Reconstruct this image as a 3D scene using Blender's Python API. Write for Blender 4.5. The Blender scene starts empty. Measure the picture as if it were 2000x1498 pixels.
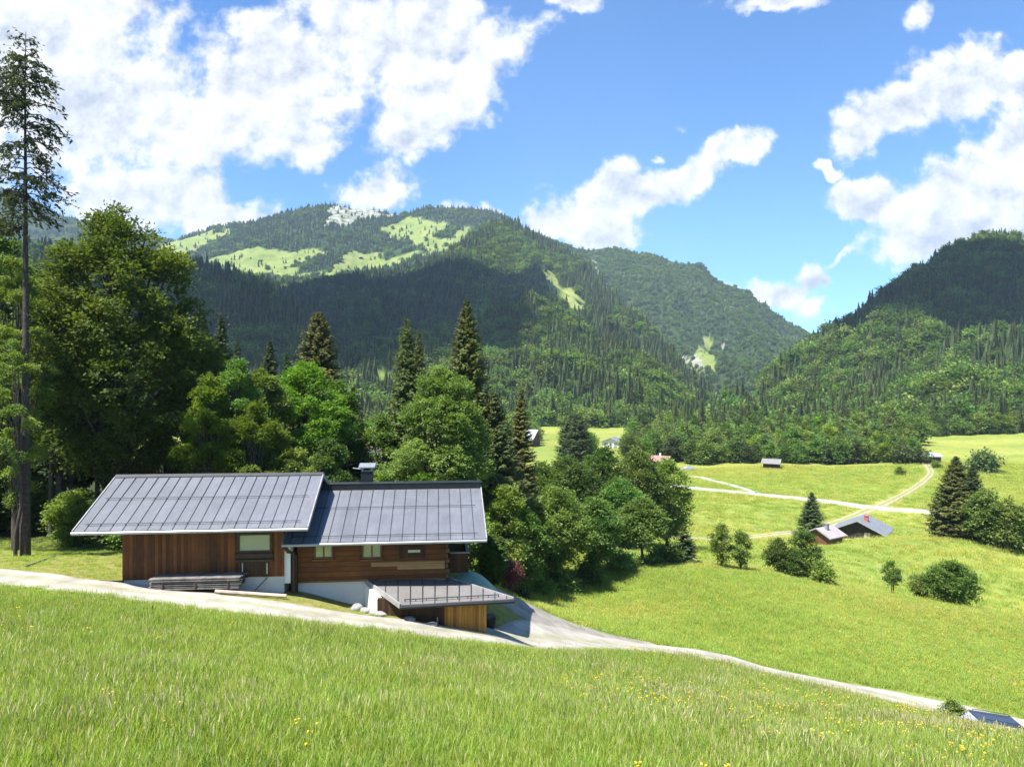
import bpy, math, random
import numpy as np
from mathutils import Vector

random.seed(7)
RNG = np.random.default_rng(11)
F = 1388.0                      # focal length in photo pixels
HY = 749.0                      # horizon row
scene = bpy.context.scene
COL = scene.collection

def P(px, py, Y):
    """photo pixel + depth -> world point (camera at the origin, looking along +Y)"""
    return np.array([(px - 1000.0) / F * Y, Y, (HY - py) / F * Y])

# ------------------------------------------------------------------ object helpers
WORLD = {}
def tag(o, label=None, cat=None, group=None, kind=None):
    if label: o['label'] = label
    if cat: o['category'] = cat
    if group: o['group'] = group
    if kind: o['kind'] = kind
    return o

def link(o, parent=None):
    COL.objects.link(o)
    if parent is not None:
        o.parent = parent
    return o

def empty(name, loc, label=None, cat=None, group=None):
    o = bpy.data.objects.new(name, None)
    o.location = loc
    o.empty_display_size = 0.2
    link(o)
    WORLD[o.name] = np.array(loc, float)
    return tag(o, label, cat, group)

def np_mesh(name, V, Q, mat, smooth=False, attrs=None):
    """mesh from arrays: V (N,3), Q (M,k)"""
    V = np.asarray(V, np.float32); Q = np.asarray(Q, np.int32)
    m = bpy.data.meshes.new(name)
    M, k = Q.shape
    m.vertices.add(len(V)); m.vertices.foreach_set('co', V.ravel())
    m.loops.add(M * k); m.loops.foreach_set('vertex_index', Q.ravel())
    m.polygons.add(M)
    m.polygons.foreach_set('loop_start', np.arange(0, M * k, k, dtype=np.int32))
    m.polygons.foreach_set('loop_total', np.full(M, k, np.int32))
    if smooth: m.polygons.foreach_set('use_smooth', np.ones(M, bool))
    m.update(calc_edges=True)
    for an, (dom, typ, arr) in (attrs or {}).items():
        a = m.attributes.new(an, typ, dom)
        a.data.foreach_set('color' if 'COLOR' in typ else 'value', np.asarray(arr, np.float32).ravel())
    if mat: m.materials.append(mat)
    return m

class MB:
    """collects boxes, quads, tubes and prisms in world space"""
    def __init__(s): s.v = []; s.f = []
    def add(s, vs, fs):
        n = len(s.v); s.v += [tuple(map(float, v)) for v in vs]
        s.f += [tuple(n + i for i in f) for f in fs]; return s
    def hexa(s, p):
        """8 points: bottom 4 (ccw), top 4"""
        return s.add(p, [(3, 2, 1, 0), (4, 5, 6, 7), (0, 1, 5, 4), (1, 2, 6, 5), (2, 3, 7, 6), (3, 0, 4, 7)])
    def box(s, fr, a0, a1, b0, b1, z0, z1):
        return s.hexa([fr(a0, b0, z0), fr(a1, b0, z0), fr(a1, b1, z0), fr(a0, b1, z0),
                       fr(a0, b0, z1), fr(a1, b0, z1), fr(a1, b1, z1), fr(a0, b1, z1)])
    def slab(s, quad, t):
        """quad of 4 world points thickened downwards by t"""
        q = [np.array(p, float) for p in quad]
        lo = [p - np.array([0, 0, t]) for p in q]
        return s.hexa(lo + q)
    def prism(s, pts, off):
        """polygon extruded along the vector off"""
        n = len(pts); p = [np.array(x, float) for x in pts]; q = [x + np.array(off, float) for x in p]
        return s.add(p + q, [tuple(range(n))[::-1], tuple(range(n, 2 * n))] +
                     [(i, (i + 1) % n, n + (i + 1) % n, n + i) for i in range(n)])
    def tube(s, pts, r, n=6):
        V, Q = tube(pts, r if hasattr(r, '__len__') else [r] * len(pts), n)
        s.add(V, [tuple(q) for q in Q])
        return s.add([V[i] for i in range(n)] + [V[len(V) - n + i] for i in range(n)],
                     [tuple(range(n))[::-1], tuple(range(n, 2 * n))])
    def build(s, name, mat, parent=None, smooth=False):
        off = WORLD.get(parent.name, np.zeros(3)) if parent is not None else np.zeros(3)
        m = bpy.data.meshes.new(name)
        m.from_pydata([tuple(np.array(v) - off) for v in s.v], [], s.f)
        m.update()
        if smooth:
            m.polygons.foreach_set('use_smooth', np.ones(len(m.polygons), bool))
        m.materials.append(mat)
        o = bpy.data.objects.new(name, m)
        WORLD[o.name] = off
        return link(o, parent)

def tube(pts, radii, n=6):
    pts = np.array(pts, float); k = len(pts)
    V = []; ang = np.arange(n) * 2 * math.pi / n
    for i in range(k):
        d = pts[min(i + 1, k - 1)] - pts[max(i - 1, 0)]
        d = d / (np.linalg.norm(d) + 1e-9)
        a = np.cross(d, [0, 0, 1.0]) if abs(d[2]) < .95 else np.cross(d, [1.0, 0, 0])
        a /= np.linalg.norm(a); b = np.cross(d, a)
        V.append(pts[i] + radii[i] * (np.cos(ang)[:, None] * a + np.sin(ang)[:, None] * b))
    V = np.concatenate(V)
    Q = [(i * n + j, i * n + (j + 1) % n, (i + 1) * n + (j + 1) % n, (i + 1) * n + j) for i in range(k - 1) for j in range(n)]
    return V, np.array(Q)

def frame(origin, deg):
    c, s = math.cos(math.radians(deg)), math.sin(math.radians(deg))
    ox, oy = origin
    def fr(a, b, z): return np.array([ox + a * c - b * s, oy + a * s + b * c, z])
    def at_px(px, b):
        """a coordinate where the vertical line at photo column px meets the plane b"""
        u = (px - 1000) / F
        # (ox + a c - b s) = u (oy + a s + b c)
        return (u * (oy + b * c) - ox + b * s) / (c - u * s)
    def z_py(py, a, b): return (HY - py) / F * fr(a, b, 0)[1]
    return fr, at_px, z_py

# ------------------------------------------------------------------ numpy noise
def _h(i, j, k, seed):
    x = (i * 374761393 + j * 668265263 + k * 2147483647 + seed * 144665) & 0xffffffff
    x = ((x ^ (x >> 13)) * 1274126177) & 0xffffffff
    x = x ^ (x >> 16)
    return (x & 0xffff) / 65535.0
def vnoise(x, y, z=None, seed=0):
    x = np.asarray(x, float); y = np.asarray(y, float); z = np.zeros_like(x) if z is None else np.asarray(z, float)
    xi, yi, zi = np.floor(x).astype(np.int64), np.floor(y).astype(np.int64), np.floor(z).astype(np.int64)
    fx, fy, fz = x - xi, y - yi, z - zi
    fx, fy, fz = [f * f * (3 - 2 * f) for f in (fx, fy, fz)]
    r = 0
    for dx in (0, 1):
        for dy in (0, 1):
            for dz in (0, 1):
                w = (fx if dx else 1 - fx) * (fy if dy else 1 - fy) * (fz if dz else 1 - fz)
                r = r + w * _h(xi + dx, yi + dy, zi + dz, seed)
    return r * 2 - 1
def fbm(x, y, z=None, o=4, seed=0):
    r = 0; a = 1; t = 0
    for k in range(o):
        r = r + a * vnoise(np.asarray(x) * 2 ** k, np.asarray(y) * 2 ** k, None if z is None else np.asarray(z) * 2 ** k, seed + k); t += a; a *= .5
    return r / t

def in_poly(x, y, poly):
    x = np.asarray(x); y = np.asarray(y); c = np.zeros(x.shape, bool); n = len(poly)
    for i in range(n):
        x0, y0 = poly[i]; x1, y1 = poly[(i + 1) % n]
        if y0 == y1: continue
        c ^= ((y0 > y) != (y1 > y)) & (x < (x1 - x0) * (y - y0) / (y1 - y0) + x0)
    return c

# ------------------------------------------------------------------ materials
def new_mat(name):
    m = bpy.data.materials.new(name); m.use_nodes = True
    nt = m.node_tree; nt.nodes.clear()
    out = nt.nodes.new('ShaderNodeOutputMaterial')
    return m, nt, out
def N(nt, t, **kw):
    n = nt.nodes.new(t)
    for k, v in kw.items():
        if k.startswith('_'): setattr(n, k[1:], v)
        else: n.inputs[k].default_value = v
    return n
def L(nt, a, b): nt.links.new(a, b)
def ramp(nt, fac, stops):
    r = nt.nodes.new('ShaderNodeValToRGB'); e = r.color_ramp.elements
    while len(e) < len(stops): e.new(.5)
    for i, (p, c) in enumerate(stops):
        e[i].position = p; e[i].color = (*c, 1) if len(c) == 3 else c
    L(nt, fac, r.inputs[0]); return r
def noise(nt, vec, scale, detail=4, rough=.55):
    n = N(nt, 'ShaderNodeTexNoise', Scale=scale, Detail=detail, Roughness=rough)
    if vec is not None: L(nt, vec, n.inputs['Vector'])
    return n
def mixc(nt, fac, a, b, mode='MIX'):
    m = nt.nodes.new('ShaderNodeMix'); m.data_type = 'RGBA'; m.blend_type = mode
    for sock, v in ((m.inputs[0], fac), (m.inputs[6], a), (m.inputs[7], b)):
        if hasattr(v, 'links'): L(nt, v, sock)
        elif isinstance(v, (int, float)): sock.default_value = v
        else: sock.default_value = (*v, 1) if len(v) == 3 else v
    return m.outputs[2]
def math_(nt, op, a, b=None, c=None):
    m = nt.nodes.new('ShaderNodeMath'); m.operation = op
    for i, v in enumerate((a, b, c)):
        if v is None: continue
        if hasattr(v, 'links'): L(nt, v, m.inputs[i])
        else: m.inputs[i].default_value = v
    return m.outputs[0]
def geo_pos(nt): return nt.nodes.new('ShaderNodeNewGeometry').outputs['Position']
def bump(nt, h, strength, dist):
    b = N(nt, 'ShaderNodeBump', Strength=strength, Distance=dist); L(nt, h, b.inputs['Height']); return b.outputs[0]

def simple_mat(name, col, rough=.6, metallic=0., var=.25, scale=3., bmp=0., spec=.5):
    m, nt, out = new_mat(name)
    b = N(nt, 'ShaderNodeBsdfPrincipled', Roughness=rough, Metallic=metallic)
    b.inputs['Specular IOR Level'].default_value = spec
    tc = nt.nodes.new('ShaderNodeTexCoord')
    n = noise(nt, tc.outputs['Object'], scale, 5)
    lo = [c * (1 - var) for c in col]; hi = [min(1, c * (1 + var)) for c in col]
    r = ramp(nt, n.outputs[0], [(.3, lo), (.7, hi)])
    L(nt, r.outputs[0], b.inputs['Base Color'])
    if bmp:
        n2 = noise(nt, tc.outputs['Object'], scale * 8, 4)
        L(nt, bump(nt, n2.outputs[0], bmp, .02), b.inputs['Normal'])
    L(nt, b.outputs[0], out.inputs[0]); return m

def leaf_mat(name, dark, light, trans=.35, rough=.6, spec=.16, tcol=None, objvar=.35):
    """foliage: per leaf-clump tint, per object hue shift, light shining through"""
    m, nt, out = new_mat(name)
    at = N(nt, 'ShaderNodeAttribute', _attribute_name='tint')
    oi = nt.nodes.new('ShaderNodeObjectInfo')
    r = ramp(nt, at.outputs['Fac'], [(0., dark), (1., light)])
    hs = N(nt, 'ShaderNodeHueSaturation', Saturation=1., Fac=1.)
    L(nt, math_(nt, 'MULTIPLY_ADD', oi.outputs['Random'], .05, .475), hs.inputs['Hue'])
    wn = N(nt, 'ShaderNodeTexWhiteNoise', _noise_dimensions='1D'); L(nt, oi.outputs['Random'], wn.inputs['W'])
    L(nt, math_(nt, 'MULTIPLY_ADD', wn.outputs['Value'], objvar * 2, 1 - objvar), hs.inputs['Value'])
    L(nt, r.outputs[0], hs.inputs['Color'])
    b = N(nt, 'ShaderNodeBsdfPrincipled', Roughness=rough)
    b.inputs['Specular IOR Level'].default_value = spec
    L(nt, hs.outputs[0], b.inputs['Base Color'])
    t = N(nt, 'ShaderNodeBsdfTranslucent')
    tc = mixc(nt, 1., hs.outputs[0], tcol or (1.5, 1.5, .5), 'MULTIPLY')
    L(nt, tc, t.inputs['Color'])
    mx = N(nt, 'ShaderNodeMixShader', Fac=trans)
    L(nt, b.outputs[0], mx.inputs[1]); L(nt, t.outputs[0], mx.inputs[2])
    L(nt, mx.outputs[0], out.inputs[0]); return m
# ------------------------------------------------------------------ camera, sun, sky
cam_d = bpy.data.cameras.new('camera'); cam = bpy.data.objects.new('camera', cam_d); COL.objects.link(cam)
cam.location = (0, 0, 0); cam.rotation_euler = (math.radians(90), 0, 0)
cam_d.sensor_width = 36; cam_d.sensor_fit = 'HORIZONTAL'; cam_d.lens = 36 * F / 2000
cam_d.clip_start = .1; cam_d.clip_end = 20000
scene.camera = cam

SUN = Vector((.38, .33, -1.0)).normalized()          # direction the light travels
elev = math.asin(-SUN.z)
sd = bpy.data.lights.new('sun', 'SUN'); sd.energy = 4.6; sd.angle = math.radians(.53); sd.color = (1, .955, .88)
so = bpy.data.objects.new('sun', sd); COL.objects.link(so); so.location = (-100, -30, 300)
so.rotation_euler = SUN.to_track_quat('-Z', 'Y').to_euler()

w = bpy.data.worlds.new('World'); scene.world = w; w.use_nodes = True
nt = w.node_tree; nt.nodes.clear()
wo = nt.nodes.new('ShaderNodeOutputWorld')
sky = nt.nodes.new('ShaderNodeTexSky'); sky.sky_type = 'NISHITA'; sky.sun_disc = False
sky.sun_elevation = elev; sky.sun_rotation = math.atan2(-SUN.x, -SUN.y)
sky.altitude = 900; sky.air_density = 1.0; sky.dust_density = .6; sky.ozone_density = 1.6
bg_sky = N(nt, 'ShaderNodeBackground', Strength=.086)
L(nt, mixc(nt, 1., sky.outputs[0], (.52, .80, 1.05), 'MULTIPLY'), bg_sky.inputs[0])
tc = nt.nodes.new('ShaderNodeTexCoord')
sep = nt.nodes.new('ShaderNodeSeparateXYZ'); L(nt, tc.outputs['Generated'], sep.inputs[0])
ay = math_(nt, 'MAXIMUM', math_(nt, 'ABSOLUTE', sep.outputs[1]), .08)
cu = math_(nt, 'DIVIDE', sep.outputs[0], ay); cv = math_(nt, 'DIVIDE', sep.outputs[2], ay)
comb = nt.nodes.new('ShaderNodeCombineXYZ'); L(nt, cu, comb.inputs[0]); L(nt, cv, comb.inputs[1])
# domain warp so that the cloud edges billow
def vmath(op, a, b=None, c=None):
    n = nt.nodes.new('ShaderNodeVectorMath'); n.operation = op
    for i, v in enumerate((a, b, c)):
        if v is None: continue
        if hasattr(v, 'links'): L(nt, v, n.inputs[i])
        else: n.inputs[i].default_value = v
    return n
wn = noise(nt, comb.outputs[0], 12., 6, .62)
warp = vmath('MULTIPLY_ADD', vmath('SUBTRACT', wn.outputs['Color'], (.5, .5, .5)).outputs[0], (.085, .085, 0), comb.outputs[0])
# cloud bank: (photo column, row, half width, half height, tilt deg, strength)
CL = [(40, 60, 330, 160, 0, 1), (190, 215, 270, 165, -10, 1), (545, 165, 205, 150, 10, 1), (280, 390, 205, 92, 0, .95),
      (440, 428, 135, 48, 8, .9), (600, 275, 85, 62, 0, .85), (-150, 250, 260, 220, 0, 1), (150, 20, 230, 110, 0, .9), (480, 40, 70, 60, 30, .5),
      (800, 70, 240, 140, 0, 1), (870, 170, 170, 105, 35, .95), (790, 235, 60, 75, 0, .75), (690, 20, 130, 80, 0, .7),
      (720, 372, 100, 45, 20, .75), (1040, 60, 70, 40, 20, .35), (930, 400, 60, 22, 0, .6),
      (1110, 425, 115, 55, 10, 1), (1220, 380, 150, 62, 18, 1), (1330, 345, 135, 58, 28, .95), (1420, 295, 95, 42, 28, .85), (1180, 455, 90, 40, 10, .7),
      (1330, 255, 42, 24, 25, .6), (1275, 300, 20, 12, 0, .5),
      (1500, 8, 120, 26, 5, .8), (1110, 5, 75, 24, 0, .75), (1805, 30, 36, 24, 35, .32), 
      (1760, 215, 170, 75, 28, 1), (1880, 165, 120, 85, 25, 1), (1990, 160, 110, 60, 0, .9), (1680, 275, 90, 38, 25, .8), (1605, 342, 28, 14, 0, .7),
      (1690, 390, 110, 48, 12, .9), (1850, 380, 190, 75, 25, 1), (1980, 300, 130, 110, 35, 1), (1850, 455, 160, 62, 5, 1), (2030, 400, 150, 100, 0, 1),
      (1530, 570, 90, 42, 12, .8), (1590, 545, 70, 30, 0, .7), (1580, 595, 80, 34, -5, .6), (1650, 490, 55, 12, 35, .45), (1410, 560, 40, 22, 0, .5)]
acc = None
for (cx, cy, rx, ry, tilt, s) in CL:
    c, sn = math.cos(math.radians(tilt)), math.sin(math.radians(tilt))
    X0, Y0 = (cx - 1000) / F, (HY - cy) / F
    mp = nt.nodes.new('ShaderNodeMapping'); mp.vector_type = 'TEXTURE'
    mp.inputs['Location'].default_value = (X0, Y0, 0); mp.inputs['Rotation'].default_value = (0, 0, math.radians(tilt))
    mp.inputs['Scale'].default_value = (1.12 * rx / F, 1.12 * ry / F, 1)
    L(nt, warp.outputs[0], mp.inputs[0])
    d = vmath('LENGTH', mp.outputs[0]).outputs['Value']
    e = math_(nt, 'MULTIPLY_ADD', d, -s, s)
    if acc is None: acc = e
    else: acc = math_(nt, 'SMOOTH_MAX', acc, e, .12)
def cloud_noise(vec):
    a = noise(nt, vec, 10., 12, .60)
    return a.outputs[0]
n0 = cloud_noise(comb.outputs[0])
n1 = cloud_noise(vmath('ADD', comb.outputs[0], (-.010, .018, 0)).outputs[0])
dens = math_(nt, 'ADD', acc, math_(nt, 'MULTIPLY_ADD', n0, 2.0, -1.06))
mr = N(nt, 'ShaderNodeMapRange', _interpolation_type='SMOOTHSTEP'); L(nt, dens, mr.inputs[0])
mr.inputs[1].default_value = .0; mr.inputs[2].default_value = .40
alpha = mr.outputs[0]
# lumps catch light on the side of the sun and grey off in the thick of the cloud
rel = math_(nt, 'MULTIPLY_ADD', math_(nt, 'SUBTRACT', n0, n1), 3.0, .62)
thick = N(nt, 'ShaderNodeMapRange'); L(nt, dens, thick.inputs[0])
thick.inputs[1].default_value = .25; thick.inputs[2].default_value = 1.0; thick.inputs[3].default_value = 0; thick.inputs[4].default_value = .30
shade = math_(nt, 'SUBTRACT', rel, thick.outputs[0])
cr = ramp(nt, shade, [(.10, (.52, .58, .70)), (.48, (.82, .85, .91)), (.74, (1., 1., 1.))])
bg_c = N(nt, 'ShaderNodeBackground', Strength=.42); L(nt, cr.outputs[0], bg_c.inputs[0])
mx = nt.nodes.new('ShaderNodeMixShader'); L(nt, alpha, mx.inputs[0]); L(nt, bg_sky.outputs[0], mx.inputs[1]); L(nt, bg_c.outputs[0], mx.inputs[2])
L(nt, mx.outputs[0], wo.inputs[0])
w.cycles.sampling_method = 'MANUAL'; w.cycles.sample_map_resolution = 512

vs = scene.view_settings; vs.view_transform = 'Standard'; vs.look = 'None'; vs.exposure = 1.5; vs.gamma = 1
scene.render.engine = 'CYCLES'
cy = scene.cycles
cy.use_denoising = True; cy.denoiser = 'OPENIMAGEDENOISE'; cy.denoising_prefilter = 'ACCURATE'
cy.max_bounces = 6; cy.diffuse_bounces = 3; cy.glossy_bounces = 3; cy.transmission_bounces = 4; cy.transparent_max_bounces = 6
cy.caustics_reflective = False; cy.caustics_refractive = False
# ------------------------------------------------------------------ near and middle terrain (thin-plate surface through surveyed points)
CP = [  # photo column, row, depth
 (0,1498,10.5),(500,1498,10.6),(1000,1498,11),(1500,1498,12.6),(2000,1498,14.6),(-500,1498,11),(2500,1498,17),
 (0,1300,17),(500,1330,16.5),(1000,1372,17.5),(1400,1400,20),(1750,1432,23.5),(2000,1455,26),
 # far edge and near edge of the drive
 (-300,1085,32),(0,1114,31.3),(239,1141,30.6),(400,1158,30.4),(560,1172,30.6),(665,1190,30.8),(790,1203,31.4),(865,1217,32.2),(960,1230,33),
 (-300,1125,28),(0,1150,28.2),(239,1177,27.4),(400,1194,27.4),(560,1211,27.5),(665,1224,27.8),(790,1238,28.4),(865,1247,29.2),(960,1252,30.4),
 (1037,1262,32.5),(1155,1268,34.8),(1274,1282,37.2),(1400,1300,38.2),(1500,1325,38),(1740,1381,36.8),(1830,1411,34.6),(1925,1438,33.2),(2010,1468,32.6),(2200,1500,31.5),(1880,1442,36.2),(1960,1450,36.0),
 (1085,1203,42.5),(1155,1231,42),(1274,1255,42.5),(1400,1271,43),(1500,1298,42.5),(1740,1340,41.5),(1850,1357,41),(2000,1392,40.5),(2200,1450,38),
 (1100,1240,37.5),
 # ground along the house fronts
 (300,1148,31.6),(470,1152,32),(580,1156,32.4),(700,1190,32.4),(840,1212,32.4),(950,1222,34.5),
 # lawn on the left, forest floor
 (0,1088,36),(130,1083,38),(230,1092,37),(60,1076,41),(-200,1060,40),(150,1076,42),(-400,1030,45),
 # behind the house
 (300,1040,48),(600,1060,46),(850,1105,44),(930,1126,40),(930,1141,37),(985,1163,38.6),(1000,1160,42),(1040,1182,43),(500,1010,60),(100,1010,60),(-400,960,70),
 (800,1060,60),(400,960,85),(700,985,90),(0,950,90),(900,1010,85),(200,905,130),(600,925,130),(-600,900,130),
 # gully and meadow hill
 (1060,1186,50),(1100,1176,56),(1180,1148,62),(1290,1119,66),(1350,1107,70),(1420,1112,72),(1500,1121,73),(1628,1147,73),(1750,1164,73),(1910,1191,70),(2000,1210,69),(2250,1260,66),
 (1250,1212,50),(1300,1165,58),(1500,1196,55),(1500,1250,48),(1750,1255,53),(2000,1328,49),(1750,1205,63),(2000,1262,59),
 # dip behind the hill, second spur
 (1250,1080,85),(1400,1097,84),(1500,1108,86),(1628,1124,86),(1750,1158,86),(1900,1190,84),(2050,1215,84),
 (1340,1062,112),(1450,1072,106),(1560,1078,105),(1640,1062,110),(1730,1052,114),(1850,1055,114),(2000,1074,112),(2200,1100,108),
 (1640,1095,98),(1750,1106,99),(1900,1128,97),(2050,1150,96),
 # valley floor
 (1690,1059,128),(1600,1038,134),(1450,1052,126),(1700,995,153),(1820,1000,152),(2000,1010,150),(1340,952,186),(1525,915,226),(1340,917,232),
 (1200,1010,135),(1100,980,150),(1000,960,165),(1815,902,238),(1680,925,215),(1900,868,318),(1990,850,345),(2000,918,218),(1800,868,300),(1650,900,262),(1450,893,262),
 (2300,830,360),(2300,960,200),(1300,880,300),(1000,870,300),(700,880,300),(300,870,260),(-400,850,260),
 (1000,829,480),(1200,834,480),(1450,833,480),(1750,822,460),(2050,806,460),(600,835,480),(0,830,480),(-700,820,480),(2500,800,460),
]
_c = np.array([P(*c) for c in CP])
_n = np.array([[-8, 0, -6.2], [8, 0, -7.2], [0, 0, -6.4], [-12, 6, -5.8], [14, 6, -8.4], [0, -5, -6.8]], float)
_c = np.concatenate([_c, _n])
def _dom(X, Y): return np.stack([X / (Y + 8), np.log(Y + 8)], -1)
def _phi(r2): return .5 * r2 * np.log(r2 + 1e-12)
_D = _dom(_c[:, 0], _c[:, 1]); _n_ = len(_D)
_K = _phi(((_D[:, None] - _D[None]) ** 2).sum(-1)) + 2e-4 * np.eye(_n_)
_Pm = np.concatenate([np.ones((_n_, 1)), _D], 1)
_A = np.block([[_K, _Pm], [_Pm.T, np.zeros((3, 3))]])
_w = np.linalg.solve(_A, np.concatenate([_c[:, 2], np.zeros(3)]))
def ground(X, Y):
    X = np.asarray(X, float); Y = np.asarray(Y, float); sh = X.shape
    d = _dom(X.ravel(), np.maximum(Y.ravel(), -6)); out = np.empty(len(d))
    for i in range(0, len(d), 20000):
        q = d[i:i + 20000]
        r2 = ((q[:, None] - _D[None]) ** 2).sum(-1)
        out[i:i + 20000] = _phi(r2) @ _w[:_n_] + _w[_n_] + q @ _w[_n_ + 1:]
    return out.reshape(sh)
def gz(X, Y): return float(ground(np.array([X]), np.array([Y]))[0])

# drive centre line (near road): column, depth, half width
ROAD = [(-500,30,1.4),(-300,30.1,1.4),(0,30.1,1.35),(239,29.3,1.35),(400,29.1,1.4),(560,28.95,1.25),(665,29.05,1.25),(790,29.55,1.3),(865,30.3,1.35),(960,31.8,1.6),(1037,34.2,1.8),(1155,37.8,2.0),
        (1274,40,1.7),(1400,40.8,1.5),(1500,40.5,1.4),(1640,39.8,1.4),(1740,39.3,1.4),(1850,38.8,1.5),(2000,38.2,1.6),(2200,36.5,1.6),(2500,33,1.6)]
def poly_world(pts):
    return np.array([((px - 1000) / F * Y, Y) for px, Y, *_ in pts])
def resample(xy, step, extra=None):
    """Catmull-Rom resampling"""
    p = np.asarray(xy, float); n = len(p); out = []; ex = []
    for i in range(n - 1):
        p0, p1, p2, p3 = p[max(i - 1, 0)], p[i], p[i + 1], p[min(i + 2, n - 1)]
        k = max(2, int(np.linalg.norm(p2 - p1) / step))
        for j in range(k):
            t = j / k
            out.append(.5 * ((2 * p1) + (p2 - p0) * t + (2 * p0 - 5 * p1 + 4 * p2 - p3) * t * t + (3 * p1 - p0 - 3 * p2 + p3) * t ** 3))
            if extra is not None: ex.append(extra[i] * (1 - t) + extra[i + 1] * t)
    out.append(p[-1]); 
    if extra is not None: ex.append(extra[-1])
    return np.array(out), np.array(ex)
ROADC, ROADW = resample(poly_world(ROAD), .35, np.array([r[2] for r in ROAD]))
def road_y(X): return np.interp(X, ROADC[:, 0], ROADC[:, 1])
def road_dist(X, Y):
    d = np.full(X.shape, 1e9)
    for c in ROADC[::3]: d = np.minimum(d, (X - c[0]) ** 2 + (Y - c[1]) ** 2)
    return np.sqrt(d)

# terrain sheet
NA, NW = 430, 640
aa = np.linspace(-1.25, 1.25, NA); ww = np.linspace(math.log(2.2), math.log(560), NW)
Yg = (np.exp(ww) - 8)[:, None] * np.ones(NA); Xg = aa[None] * (Yg + 8)
Zg = ground(Xg, Yg)
amp = np.clip((Yg - 4) / 20, 0, 1) * .05 + np.clip((Yg - 45) / 60, 0, 1) * .12
Zg = Zg + amp * fbm(Xg / 3.1, Yg / 3.1, o=3, seed=3)
def grid_faces(r, c):
    i = np.arange(r * c).reshape(r, c)
    return np.stack([i[:-1, :-1], i[:-1, 1:], i[1:, 1:], i[1:, :-1]], -1).reshape(-1, 4)
# ground cover: R forest floor, G mown lawn near the house, B buttercup meadow, A tall uncut grass
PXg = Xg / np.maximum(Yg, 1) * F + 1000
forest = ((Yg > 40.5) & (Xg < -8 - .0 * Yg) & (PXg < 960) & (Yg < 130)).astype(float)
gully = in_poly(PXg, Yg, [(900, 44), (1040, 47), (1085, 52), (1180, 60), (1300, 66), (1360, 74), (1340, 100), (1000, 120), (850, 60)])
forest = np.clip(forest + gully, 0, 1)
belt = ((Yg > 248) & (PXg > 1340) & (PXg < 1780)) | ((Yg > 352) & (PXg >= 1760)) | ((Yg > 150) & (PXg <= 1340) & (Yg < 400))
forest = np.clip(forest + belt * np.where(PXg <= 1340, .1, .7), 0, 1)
ry = road_y(Xg)
lawn = ((Yg > ry) & (Yg < 46) & (Xg < 5)).astype(float)
butter = np.clip((Yg - 60) / 30, 0, 1) * np.clip(.55 + 1.3 * fbm(Xg / 28, Yg / 17, o=3, seed=21), 0, 1)
butter = np.maximum(butter, .55 * np.clip(fbm(Xg / 6, Yg / 4, o=3, seed=8) * 2, 0, 1) * (Yg > ry))
tall = (Yg < ry).astype(float)
cover = np.stack([forest, lawn, butter, tall], -1).reshape(-1, 4)

m, nt, out = new_mat('meadow_ground')
at = N(nt, 'ShaderNodeAttribute', _attribute_name='cover')
sp = nt.nodes.new('ShaderNodeSeparateColor'); L(nt, at.outputs['Color'], sp.inputs[0])
pos = geo_pos(nt)
b1 = noise(nt, pos, .055, 5, .6); b2 = noise(nt, pos, .45, 8, .75); b3 = noise(nt, pos, 7., 4, .7)
base = ramp(nt, b1.outputs[0], [(.36, (.115, .180, .040)), (.5, (.175, .235, .060)), (.62, (.26, .29, .10))])
c = mixc(nt, .55, base.outputs[0], ramp(nt, b2.outputs[0], [(.3, (.075, .135, .014)), (.7, (.26, .32, .05))]).outputs[0])
c = mixc(nt, .45, c, ramp(nt, b3.outputs[0], [(.3, (.05, .095, .01)), (.72, (.29, .345, .07))]).outputs[0])
mpv = nt.nodes.new('ShaderNodeMapping'); mpv.inputs['Scale'].default_value = (.5, 1.4, 1); L(nt, pos, mpv.inputs[0])
fl = noise(nt, mpv.outputs[0], .55, 7, .8)
flm = math_(nt, 'MULTIPLY', sp.outputs[2], ramp(nt, fl.outputs[0], [(.42, (0, 0, 0)), (.62, (1, 1, 1))]).outputs[0])
c = mixc(nt, math_(nt, 'MULTIPLY', flm, .6), c, (.42, .34, .045))
wf = noise(nt, mpv.outputs[0], .34, 8, .85); wfm = math_(nt, 'MULTIPLY', ramp(nt, wf.outputs[0], [(.53, (0, 0, 0)), (.64, (1, 1, 1))]).outputs[0], math_(nt, 'MULTIPLY', sp.outputs[2], .5))
c = mixc(nt, wfm, c, (.42, .43, .32))
lw = ramp(nt, noise(nt, pos, 2.5, 5, .7).outputs[0], [(.3, (.13, .15, .03)), (.55, (.23, .22, .065)), (.75, (.30, .25, .11))])
c = mixc(nt, sp.outputs[1], c, lw.outputs[0])
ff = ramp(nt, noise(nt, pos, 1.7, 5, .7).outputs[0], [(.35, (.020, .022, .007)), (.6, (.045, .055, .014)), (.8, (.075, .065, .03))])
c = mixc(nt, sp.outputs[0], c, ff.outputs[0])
bs = N(nt, 'ShaderNodeBsdfPrincipled', Roughness=.85); bs.inputs['Specular IOR Level'].default_value = .15
L(nt, c, bs.inputs['Base Color'])
L(nt, bump(nt, math_(nt, 'ADD', b3.outputs[0], b2.outputs[0]), .55, .25), bs.inputs['Normal'])
L(nt, bs.outputs[0], out.inputs[0])
M_GROUND = m
V = np.stack([Xg, Yg, Zg], -1).reshape(-1, 3)
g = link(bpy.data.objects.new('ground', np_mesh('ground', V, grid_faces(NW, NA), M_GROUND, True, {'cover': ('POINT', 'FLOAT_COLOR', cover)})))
tag(g, 'sloping green alpine meadows falling to a flat valley floor', kind='structure')

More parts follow.
